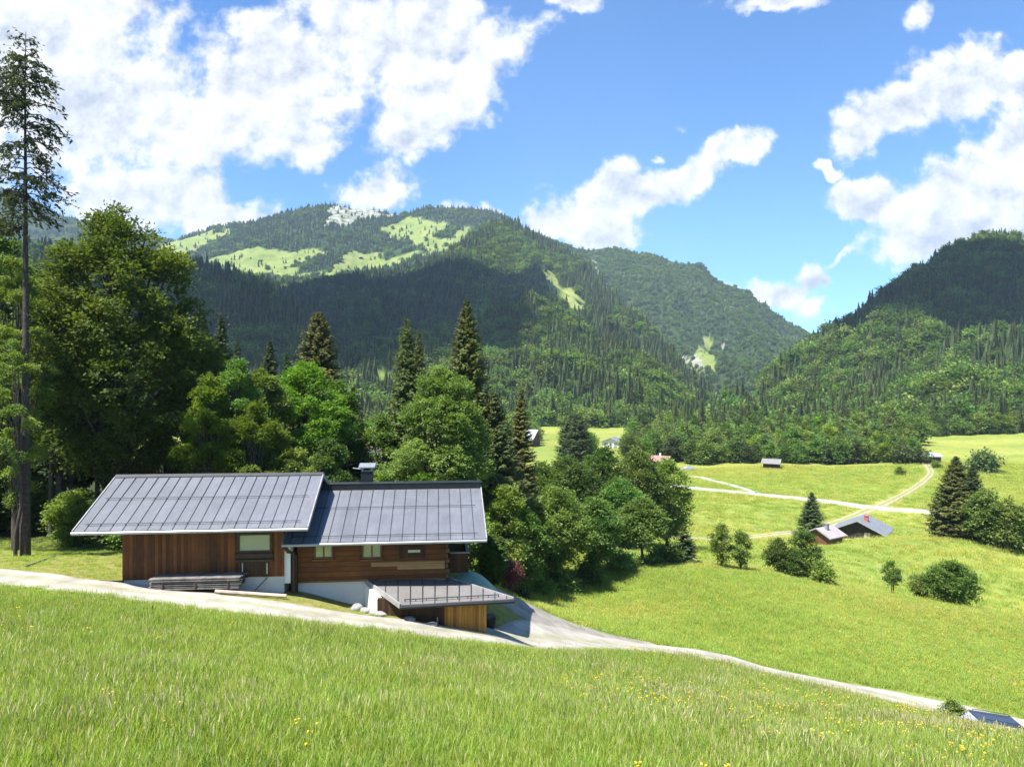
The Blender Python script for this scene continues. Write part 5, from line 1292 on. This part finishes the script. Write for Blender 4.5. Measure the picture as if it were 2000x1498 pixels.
# ------------------------------------------------------------------ small farm buildings on the valley floor
M_DARKW = simple_mat('black_brown_logs', (.022, .015, .011), .8, var=.4, scale=2)
M_REDW = simple_mat('reddish_boards', (.13, .055, .025), .75, var=.4, scale=2)
M_SHINY = metal_roof('pale_sheet_roof', (.34, .37, .43), (.45, .48, .54), 0, .3)
M_GREYR = metal_roof('grey_sheet_roof', (.17, .18, .20), (.25, .26, .285))
M_PINKR = metal_roof('pinkish_sheet_roof', (.33, .28, .28), (.46, .40, .39), .25)
M_BROWNR = metal_roof('brown_shingle_roof', (.19, .175, .16), (.29, .27, .25))
M_REDR = metal_roof('reddish_tile_roof', (.26, .15, .12), (.38, .23, .18))
M_BRICK = simple_mat('red_brick', (.34, .11, .07), .8)
def hut(name, px, Y, deg, w_, d_, hw, rise, label, wall, roof, cat='hut', over=.6, single=False, chim=None, chim_mat=None, wins=(), door=None, sink=.25, rshift=0., wmat=None, plinth=0.):
    """gabled hut: gable faces the frame's front (b=0), width w_ along a, depth d_ along b"""
    X = (px - 1000) / F * Y; z = gz(X, Y) - sink
    fr, ap, zp = frame((X, Y), deg); root = empty(name, (X, Y, z), label, cat)
    zr = z + hw + rise; ze = z + hw; am = rshift * w_ / 2
    wl_ = MB()
    wl_.prism([fr(-w_ / 2, 0, z), fr(w_ / 2, 0, z), fr(w_ / 2, 0, ze), fr(am, 0, zr), fr(-w_ / 2, 0, ze)], fr(0, d_, 0) - fr(0, 0, 0)); wl_.build('wall', wall, root)
    if plinth:
        q = MB(); q.box(fr, -w_ / 2 - .04, w_ / 2 + .04, -.04, d_ + .04, z - .5, z + plinth); q.build('plinth', M_WHITE, root)
    rf = MB()
    for sg in (-1, 1):
        run = (w_ / 2 - sg * am); k_ = rise / run; xo = sg * (w_ / 2 + over); zo = ze - k_ * over
        q = [fr(xo, -over, zo + .06), fr(am, -over, zr + .06), fr(am, d_ + over, zr + .06), fr(xo, d_ + over, zo + .06)]
        if sg > 0: q = q[::-1]
        rf.slab(q, .14)
    ro_ = rf.build('roof', roof, root); WORLD[ro_.name] = WORLD[root.name]
    vb = MB()
    for sg in (-1, 1):
        run = (w_ / 2 - sg * am); k_ = rise / run; xo = sg * (w_ / 2 + over); zo = ze - k_ * over
        vb.hexa([fr(xo, -over - .05, zo - .12), fr(am, -over - .05, zr - .12), fr(am, -over - .003, zr - .12), fr(xo, -over - .003, zo - .12), fr(xo, -over - .05, zo + .09), fr(am, -over - .05, zr + .09), fr(am, -over - .003, zr + .09), fr(xo, -over - .003, zo + .09)])
    vb.build('verge_board', M_FASCIA, ro_)
    if chim:
        ca_, cb_, cs_, chh = chim; zc_ = zr - abs(ca_ - am) * rise / (w_ / 2)
        q = MB(); q.box(fr, ca_ - cs_, ca_ + cs_, cb_ - cs_, cb_ + cs_, zc_ - .3, zc_ + chh); q.box(fr, ca_ - cs_ * 1.25, ca_ + cs_ * 1.25, cb_ - cs_ * 1.25, cb_ + cs_ * 1.25, zc_ + chh + .003, zc_ + chh + .12); q.build('chimney', chim_mat or M_BRICK, ro_)
    for (x0, x1, y0, y1) in wins:
        window(root, fr, x0, x1, z + y0, z + y1, -.003, wmat or M_FRAME, 2, .08, True, .07)
    if door:
        q = MB(); q.box(fr, door[0], door[1], -.06, -.003, z + .02, z + door[2]); q.build('door', door[3], root)
    return root, fr, z
hut('log_hut', 1676, 124, -36, 7.4, 6.6, 2.3, 1.75, 'dark gabled hut with grey roof and brick chimney on the meadow', M_DARKW, M_GREYR, over=.9, chim=(.9, 2.4, .32, .9), wins=((.9, 2.0, 1.0, 2.1),), door=(2.35, 3.5, 1.9, M_GREYP), sink=0.1)
hut('small_hut', 1597, 112, -56, 4.0, 3.6, 1.9, 1.0, 'small hut with pinkish sheet roof and stovepipe behind young trees', M_REDW, M_PINKR, over=.5, chim=(.7, 1.4, .22, .9), chim_mat=M_GREYR, sink=.3)
hut('hay_hut', 1522, 226, 62, 4.4, 4.6, 2.2, 1.0, 'little grey hay hut at the edge of the far wood', M_DARKW, M_BROWNR, over=.6)
hut('field_barn', 1832, 237, 82, 4.6, 5.0, 2.4, .8, 'far reddish barn with blue-grey roof where the track ends', M_REDW, M_SHINY, 'barn', over=.5)
hut('farmhouse', 1046, 300, 68, 11, 13, 3.4, 3.4, 'farmhouse with big shiny pale roof behind the slim olive spruce', M_REDW, M_SHINY, 'house', over=1.2, sink=0)
hut('white_house', 1192, 305, -24, 7.4, 7.5, 3.0, 1.5, 'white house with dark grey roof and balcony windows among the valley trees', M_WHITE, M_GREYR, 'house', over=.8, wins=((-2.6, -.9, .6, 2.3), (-.3, .8, .3, 2.4), (1.5, 3.0, .6, 2.3)))
hut('cottage', 1306, 240, 60, 5.4, 6.0, 2.3, 1.4, 'cottage with weathered reddish roof at the far wood edge', M_REDW, M_REDR, 'house', over=.7, chim=(.2, 3.0, .25, .8), chim_mat=M_WHITE)
hut('pale_house', 724, 182, 10, 6.0, 8, 5.0, 1.8, 'pale house glimpsed between the leaves right of the chimney', M_WHITE, M_REDR, 'house', over=.7, wins=((-2.2, -1.0, 3.0, 4.2), (.8, 2.0, 3.0, 4.2)))
X_, Y_ = (704 - 1000) / F * 2010, 2010
# wall bench and fence bits by the dark hut
fz = frame(((1676 - 1000) / F * 124, 124), -36)[0]; hz_ = gz((1676 - 1000) / F * 124, 124)
bn_ = empty('timber_pile', fz(.2, -1.0, hz_), 'pale pile of boards along the front of the dark gabled hut', 'timber')
q = MB(); q.box(fz, -1.9, 2.2, -1.3, -.75, hz_ + .25, hz_ + .62); q.build('board_stack', M_CREAM, bn_)
q = MB(); q.box(fz, -.6, 1.9, -.7, -.3, hz_ + .3, hz_ + .95); q.build('log_stack', M_GREYP, bn_)
# small alp hut high on the pasture
G_, _, _, cx_, cy_ = MOUNT['mountain_summit']; i_ = np.argmin((cx_ - 704) ** 2 + (cy_ - 507) ** 2); pa = G_.reshape(-1, 3)[i_]
fa, _, _ = frame((pa[0], pa[1]), 20); ah = empty('alp_hut', pa, 'tiny dark alp hut on the high pasture below the summit', 'hut')
q = MB(); q.prism([fa(-6, 0, pa[2] - 3), fa(6, 0, pa[2] - 3), fa(6, 0, pa[2] + 3.5), fa(0, 0, pa[2] + 6.5), fa(-6, 0, pa[2] + 3.5)], fa(0, 11, 0) - fa(0, 0, 0)); q.build('wall', M_DARKW, ah)
q = MB(); q.slab([fa(-7.5, -1.5, pa[2] + 3), fa(0, -1.5, pa[2] + 6.9), fa(0, 12.5, pa[2] + 6.9), fa(-7.5, 12.5, pa[2] + 3)], .4); q.slab([fa(0, -1.5, pa[2] + 6.9), fa(7.5, -1.5, pa[2] + 3), fa(7.5, 12.5, pa[2] + 3), fa(0, 12.5, pa[2] + 6.9)], .4); q.build('roof', M_BROWNR, ah)

# ------------------------------------------------------------------ cars
def car(px, Y, deg, paint, label, zoff=0.):
    X = (px - 1000) / F * Y; z = gz(X, Y) + zoff
    fr, _, _ = frame((X, Y), deg); c_ = bpy.data.objects.new('parked_car', None); c_.location = (X, Y, z); link(c_); WORLD[c_.name] = np.array([X, Y, z]); tag(c_, label, 'car')
    prof = [(-2.2, .35), (-2.22, .75), (-2.1, .95), (-1.15, 1.0), (2.05, 1.02), (2.2, .8), (2.2, .35)]
    def ext(name, pr, hw0, hw1, mat, par, zs_=None):
        zmin, zmax = min(p[1] for p in pr), max(p[1] for p in pr); n = len(pr); V = []
        for sg in (-1, 1):
            for (a, zz) in pr:
                t_ = (zz - zmin) / (zmax - zmin + 1e-6); V.append(fr(a, sg * (hw0 * (1 - t_) + hw1 * t_), z + zz))
        mb = MB(); mb.add(V, [tuple(range(n))[::-1], tuple(range(n, 2 * n))] + [(i, (i + 1) % n, n + (i + 1) % n, n + i) for i in range(n)])
        o = mb.build(name, mat, par); bv = o.modifiers.new('round', 'BEVEL'); bv.width = .05; bv.segments = 2; return o
    body = ext('body', prof, .88, .86, paint, c_)
    ext('cabin', [(-1.2, 1.0), (-.45, 1.46), (1.55, 1.48), (2.05, 1.02)], .82, .66, paint, c_)
    gq = MB(); cab = lambda a, zz, e=.012: None
    for sg in (-1, 1):
        for (a0_, a1_, t0, t1) in ((-.75, .25, -.38, .25), (.33, 1.2, .33, 1.2), (1.28, 1.75, 1.28, 1.5)):
            wq = MB(); y0, y1 = .80, .695
            wq.hexa([fr(a0_, sg * (y0 + .012), z + 1.06), fr(a1_, sg * (y0 + .012), z + 1.06), fr(a1_, sg * (y0 - .02), z + 1.06), fr(a0_, sg * (y0 - .02), z + 1.06),
                     fr(t0, sg * (y1 + .012), z + 1.39), fr(t1, sg * (y1 + .012), z + 1.39), fr(t1, sg * (y1 - .02), z + 1.39), fr(t0, sg * (y1 - .02), z + 1.39)])
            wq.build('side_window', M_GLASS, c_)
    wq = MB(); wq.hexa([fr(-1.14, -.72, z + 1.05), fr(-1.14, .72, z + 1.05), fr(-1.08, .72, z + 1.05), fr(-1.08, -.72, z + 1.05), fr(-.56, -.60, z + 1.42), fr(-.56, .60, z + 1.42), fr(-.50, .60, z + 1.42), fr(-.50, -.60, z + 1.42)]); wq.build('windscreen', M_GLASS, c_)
    for sg in (-1, 1):
        rl = MB(); rl.tube([fr(-.3, sg * .58, z + 1.49), fr(-.2, sg * .58, z + 1.54), fr(1.4, sg * .58, z + 1.55), fr(1.5, sg * .58, z + 1.49)], .018, 5); rl.build('roof_rail', M_GUARD, c_)
        for a in (-1.4, 1.35):
            wh = MB(); wh.tube([fr(a, sg * .68, z + .32), fr(a, sg * .89, z + .32)], .32, 18); wo_ = wh.build('wheel', M_BLACK, c_); WORLD[wo_.name] = WORLD[c_.name]
            wh = MB(); wh.tube([fr(a, sg * .893, z + .32), fr(a, sg * .90, z + .32)], .2, 14); wh.build('rim', M_GUTTER, wo_)
        hl_ = MB(); hl_.box(fr, -2.24, -2.18, sg * .7 - .14, sg * .7 + .14, z + .68, z + .82); hl_.build('headlight', M_GUTTER, c_)
    return c_
M_BLUE = simple_mat('blue_car_paint', (.035, .055, .10), .22, .45, var=.05); M_SILV = simple_mat('silver_car_paint', (.5, .52, .55), .25, .5, var=.05)
cc = car(1915, 36.3, -9, M_BLUE, 'blue estate car on the drive, mostly hidden by tall grass', -.22); cc.rotation_euler = (0, math.radians(6.5), 0)
car(1343, 228, 12, M_SILV, 'small silver car parked at the far wood edge')
# ------------------------------------------------------------------ meadow grass
M_GRASS = leaf_mat('grass_blades', (.150, .240, .026), (.365, .435, .105), .42, .6, .15, objvar=.2)
M_SEED = leaf_mat('grass_seed_heads', (.24, .22, .10), (.44, .40, .24), .3, .7, .1, objvar=.3)
M_YELLOW = simple_mat('yellow_petals', (.72, .48, .012), .6, var=.2)
M_ORANGE = simple_mat('orange_petals', (.70, .24, .010), .6, var=.2)
M_MAUVE = simple_mat('mauve_petals', (.42, .32, .55), .6, var=.2)
def grass_clump(seed, n, h, spread, width, seeds=0, flowers=None):
    r = np.random.default_rng(seed)
    V, Q, tt, mi = [], [], [], []
    nn = 0
    for i in range(n):
        b = r.normal(0, spread, 2); hh = h * r.uniform(.55, 1.1); az = r.uniform(0, 6.283); bend = r.uniform(.05, .55) * hh
        dx, dy = math.cos(az), math.sin(az); w_ = width * r.uniform(.7, 1.3); sx, sy = -dy * w_, dx * w_
        pts = []
        for s, ws in ((0, 1.), (.4, .9), (.75, .6), (1., .08)):
            cx = b[0] + dx * bend * s * s; cy = b[1] + dy * bend * s * s; cz = hh * (s - .18 * s * s * (bend / hh))
            pts += [(cx - sx * ws, cy - sy * ws, cz), (cx + sx * ws, cy + sy * ws, cz)]
        V += pts; Q += [(nn + 2 * k, nn + 2 * k + 1, nn + 2 * k + 3, nn + 2 * k + 2) for k in range(3)]; nn += 8
        t_ = float(np.clip(r.normal(.5, .22), 0, 1)); tt += [t_, t_, t_]; mi += [0] * 3
    for i in range(seeds):
        b = r.normal(0, spread * .9, 2); hh = h * r.uniform(1.1, 1.55); az = r.uniform(0, 6.283); bend = r.uniform(.05, .3) * hh; dx, dy = math.cos(az), math.sin(az)
        prev = None
        for s, ws in ((0, .002), (.74, .002), (.80, .0055), (.92, .006), (1.0, .002)):
            cx = b[0] + dx * bend * s * s; cy = b[1] + dy * bend * s * s; cz = hh * s
            V += [(cx - dy * ws, cy + dx * ws, cz), (cx + dy * ws, cy - dx * ws, cz)]; nn += 2
            if prev is not None:
                Q.append((nn - 4, nn - 3, nn - 1, nn - 2)); tt.append(float(r.uniform(.2, .9))); mi.append(0 if s < .75 else 1)
            prev = 1
    if flowers:
        for i in range(flowers):
            b = r.normal(0, spread, 2); hh = h * r.uniform(.85, 1.25); q = .021 * r.uniform(.8, 1.3)
            for k in range(2):
                a = r.uniform(0, 3); tl_ = r.uniform(-.5, .5)
                V += [(b[0] + q * math.cos(a + j * 1.571), b[1] + q * math.sin(a + j * 1.571), hh + .012 * k + q * tl_ * math.cos(a + j * 1.571)) for j in range(4)]
                Q.append((nn, nn + 1, nn + 2, nn + 3)); nn += 4; tt.append(.5); mi.append(2)
            V += [(b[0] - .003, b[1], 0), (b[0] + .003, b[1], 0), (b[0] + .003, b[1], hh), (b[0] - .003, b[1], hh)]; Q.append((nn, nn + 1, nn + 2, nn + 3)); nn += 4; tt.append(.4); mi.append(0)
    return np.array(V), np.array(Q), tt, mi
def clump_src(name, args, fl=None):
    V, Q, tt, mi = grass_clump(*args); me = np_mesh(name, V, Q, M_GRASS, False, {'tint': ('FACE', 'FLOAT', tt)})
    me.materials.append(M_SEED); me.materials.append(fl or M_YELLOW)
    me.polygons.foreach_set('material_index', np.array(mi, np.int32)); return source(name, me)
GSRC = [clump_src('grass_tuft', (500, 52, .36, .15, .0055, 0)), clump_src('grass_tuft', (501, 48, .40, .17, .0055, 1)), clump_src('grass_tuft', (502, 54, .30, .15, .0058, 0)),
        clump_src('grass_tuft', (503, 44, .42, .17, .0052, 4)), clump_src('grass_tuft', (504, 48, .32, .16, .0055, 2))]
M_GRASSY = leaf_mat('yellowing_grass_blades', (.24, .27, .045), (.48, .46, .12), .42, .6, .15, objvar=.2)
for k_, a_ in enumerate(((505, 44, .34, .16, .006, 1), (506, 40, .38, .17, .006, 3))):
    q_ = clump_src('grass_tuft', a_); q_.data.materials[0] = M_GRASSY; GSRC.append(q_)
GSRC.append(clump_src('herb_tuft', (507, 16, .26, .13, .022, 0)))
GSRC[-1].data.materials[0] = leaf_mat('broad_herb_leaves', (.05, .12, .02), (.14, .24, .05), .35)
FSRC = [clump_src('flower_tuft', (510, 10, .34, .16, .007, 0, 4), M_YELLOW), clump_src('flower_tuft', (511, 10, .38, .15, .007, 0, 3), M_ORANGE), clump_src('flower_tuft', (512, 10, .40, .14, .007, 1, 2), M_MAUVE)]
r = np.random.default_rng(99)
def sample_ground(n, pxr, yr, ybias=1.):
    Yv = np.sqrt(yr[0] ** 2 + (yr[1] ** 2 - yr[0] ** 2) * r.random(n)); px = r.uniform(*pxr, n)
    return (px - 1000) / F * Yv, Yv, px
def detail(X, Y):
    am = np.clip((Y - 4) / 20, 0, 1) * .05 + np.clip((Y - 45) / 60, 0, 1) * .12
    return ground(X, Y) + am * fbm(X / 3.1, Y / 3.1, o=3, seed=3)
# tall uncut meadow in front of the drive
X, Y, px = sample_ground(52000, (-90, 2090), (8.2, 40.5))
rd = road_dist(X, Y); hw = np.interp(X, ROADC[:, 0], ROADW)
k = (Y < road_y(X)) & (rd > hw * .92 + .12 * r.normal(size=len(X)))
X, Y, rd = X[k], Y[k], rd[k]
pn = fbm(X / 2.6, Y / 2.6, o=3, seed=41)
sc = (.80 + .40 * pn + .16 * r.normal(size=len(X))); sc = np.clip(sc, .4, 1.5)
edge = np.clip((rd - 1.6) / 1.2, .45, 1); sc *= edge
idx = np.where(pn + .3 * r.normal(size=len(X)) > .34, 3, r.integers(0, 5, len(X)))
idx = np.where(r.random(len(X)) < np.clip(.05 + .25 * fbm(X / 3, Y / 3, seed=77), 0, .2), 7, idx)
PT = np.stack([X, Y, detail(X, Y) - .01], 1); RT = r.uniform(0, 6.28, len(X)); SC = np.stack([np.maximum(sc, .75) * 1.05, np.maximum(sc, .75) * 1.05, sc], 1); ID = idx
# shorter grass beyond: verge and lawn, meadow hill
X, Y, px = sample_ground(5500, (-60, 1120), (29, 47))
rd = road_dist(X, Y); hw = np.interp(X, ROADC[:, 0], ROADW)
uB = np.stack([X + 18.54, Y - 30.0], 1); c5, s5 = math.cos(math.radians(5.5)), math.sin(math.radians(5.5)); la = uB[:, 0] * c5 + uB[:, 1] * s5; lb = -uB[:, 0] * s5 + uB[:, 1] * c5
inh = (la > .9) & (la < 17.2) & (lb > .0) & (lb < 9)
shedp = in_poly(X, Y, [tuple(p[:2]) for p in (el, er, tr_, tl)])
fore = in_poly((X / Y * F + 1000), Y, [(890, 37.6), (960, 35.8), (1050, 34.8), (1150, 36), (1300, 40), (1280, 42), (1150, 42.3), (1000, 41.4), (900, 40.2)])
k = (Y > road_y(X)) & (rd > hw + .05 + .25 * r.random(len(X))) & ~inh & ~shedp & ~fore
X, Y = X[k], Y[k]
sc = np.clip(.22 + .10 * r.normal(size=len(X)) + .14 * fbm(X / 2, Y / 2, seed=5), .10, .5)
PT = np.concatenate([PT, np.stack([X, Y, detail(X, Y)], 1)]); RT = np.concatenate([RT, r.uniform(0, 6.28, len(X))]); SC = np.concatenate([SC, np.stack([np.full(len(X), .7), np.full(len(X), .7), sc], 1)]); ID = np.concatenate([ID, r.integers(0, 3, len(X))])
X, Y, px = sample_ground(26000, (1040, 2090), (38, 82))
rd = road_dist(X, Y); hw = np.interp(X, ROADC[:, 0], ROADW)
fore = in_poly((X / Y * F + 1000), Y, [(890, 37.6), (960, 35.8), (1050, 34.8), (1150, 36), (1300, 40), (1280, 42), (1150, 42.3), (1000, 41.4), (900, 40.2)])
k = (Y > road_y(X)) & (rd > hw + .1 + .3 * r.random(len(X))) & ~fore
X, Y = X[k], Y[k]
sc = np.clip(.62 + .12 * r.normal(size=len(X)) + .4 * fbm(X / 5, Y / 5, seed=6), .25, 1.2); wsc = 1.0 + Y / 90
PT = np.concatenate([PT, np.stack([X, Y, detail(X, Y)], 1)]); RT = np.concatenate([RT, r.uniform(0, 6.28, len(X))]); SC = np.concatenate([SC, np.stack([wsc, wsc, sc], 1)]); ID = np.concatenate([ID, np.where(fbm(X / 9, Y / 6, o=3, seed=18) + .4 * r.normal(size=len(X)) > .38, r.integers(5, 7, len(X)), r.choice([0, 1, 2, 4, 4, 0], len(X)))])
X, Y, px = sample_ground(15000, (1230, 2100), (80, 235))
ok = np.ones(len(X), bool)
for rp, hwid in (([(1180,203),(1260,196),(1340,186),(1430,177.5),(1530,169),(1640,160),(1700,155),(1760,153.5),(1830,151.5),(1960,149),(2150,146)], 3.2), ([(1300,118),(1380,122),(1450,127),(1540,132),(1600,137),(1650,144),(1690,151),(1720,157),(1745,165),(1775,178),(1805,197),(1818,212),(1812,226),(1806,236)], 2.),
                 ([(1330,216),(1370,208),(1400,198),(1440,187),(1475,175.5)], 1.8), ([(1650,126),(1676,127),(1700,128)], 6.)):
    c_, _e = resample(poly_world(rp), 1.)
    for q in c_: ok &= (X - q[0]) ** 2 + (Y - q[1]) ** 2 > hwid ** 2
X, Y = X[ok], Y[ok]
sc = np.clip(1.0 + .3 * r.normal(size=len(X)) + .9 * fbm(X / 9, Y / 5, seed=16), .3, 2.2); wsc = 1.5 + Y / 70
PT = np.concatenate([PT, np.stack([X, Y, detail(X, Y)], 1)]); RT = np.concatenate([RT, r.uniform(0, 6.28, len(X))]); SC = np.concatenate([SC, np.stack([wsc, wsc, sc], 1)]); ID = np.concatenate([ID, np.where(fbm(X / 34, Y / 13, o=3, seed=19) + .35 * r.normal(size=len(X)) > .05, r.integers(5, 7, len(X)), r.choice([0, 1, 2, 3, 4], len(X)))])
scatter('grass', 'tall uncut meadow grass with seed heads in front of the drive', PT, RT, SC, ID, GSRC, tilt=r.normal(0, .12, (len(PT), 2)))
# flowers
X, Y, px = sample_ground(26000, (-60, 2090), (9, 75))
rd = road_dist(X, Y); dens = np.clip(.12 + .55 * np.clip((X / Y * F) / 1000, -.5, 1) + .8 * fbm(X / 4, Y / 4, seed=12), 0, 1)
k = (rd > 2.4) & (r.random(len(X)) < dens * .42) & ((Y < road_y(X)) | ((px > 1080) & (Y > road_y(X) + 1)))
X, Y = X[k], Y[k]
scatter('wildflowers', 'yellow and orange meadow flowers sprinkled through the grass', np.stack([X, Y, detail(X, Y)], 1), r.uniform(0, 6.28, len(X)), np.repeat(r.uniform(.8, 1.25, len(X))[:, None], 3, 1), r.choice(3, len(X), p=[.80, .15, .05]), FSRC)
print('grass', len(PT), 'flowers', len(X))

# ------------------------------------------------------------------ cumulus drifting overhead, whose shadows darken parts of the mountains
m, nt, out = new_mat('cloud_vapour')
d_ = N(nt, 'ShaderNodeBsdfDiffuse'); d_.inputs['Color'].default_value = (.9, .9, .92, 1); L(nt, d_.outputs[0], out.inputs[0]); M_CLOUD = m
def cloud(px, py, Y, alt, rx, ry, rz, label, seed):
    p = P(px, py, Y); t_ = (alt - p[2]) / -SUN.z; c_ = p - np.array(SUN) * t_
    n, mm = 72, 40
    th = np.linspace(0, 2 * math.pi, n, endpoint=False); ph = np.linspace(-math.pi / 2, math.pi / 2, mm)
    D = np.stack([np.cos(ph)[:, None] * np.cos(th), np.cos(ph)[:, None] * np.sin(th), np.sin(ph)[:, None] * np.ones(n)], -1)
    rad = 1 + .42 * fbm(D[..., 0] * 1.9 + seed, D[..., 1] * 1.9, D[..., 2] * 1.9, 5, seed) + .12 * np.abs(fbm(D[..., 0] * 6 + seed, D[..., 1] * 6, D[..., 2] * 6, 3, seed + 3))
    V = D * rad[..., None] * np.array([rx, ry, rz]); V[..., 2] = np.maximum(V[..., 2], -.35 * rz)
    i = np.arange(n * mm).reshape(mm, n); Q = np.stack([i[:-1], np.roll(i[:-1], -1, 1), np.roll(i[1:], -1, 1), i[1:]], -1).reshape(-1, 4)
    o = link(bpy.data.objects.new('cloud', np_mesh('cloud', V.reshape(-1, 3), Q, M_CLOUD, True))); o.location = c_
    tag(o, label, kind='structure'); print('cloud', c_, 'row', HY - c_[2] / c_[1] * F)
cloud(540, 590, 800, 1500, 240, 220, 110, 'cumulus above the dark left hill', 3)
cloud(790, 560, 1200, 1550, 270, 210, 120, 'broad cumulus above the dark mountain flank', 7)
cloud(1800, 570, 850, 1500, 250, 150, 110, 'cumulus above the steep hill', 12)

# ------------------------------------------------------------------ the air between here and the mountains
hz = MB(); hz.hexa([(-4000, -60, -70), (4000, -60, -70), (4000, 3600, -70), (-4000, 3600, -70), (-4000, -60, 720), (4000, -60, 720), (4000, 3600, 720), (-4000, 3600, 720)])
m, nt, out = new_mat('haze')
pv = N(nt, 'ShaderNodeVolumePrincipled', Density=.000085, Anisotropy=.1); pv.inputs['Color'].default_value = (.62, .80, 1, 1)
L(nt, pv.outputs[0], out.inputs['Volume'])
tag(hz.build('haze', m), kind='stuff')
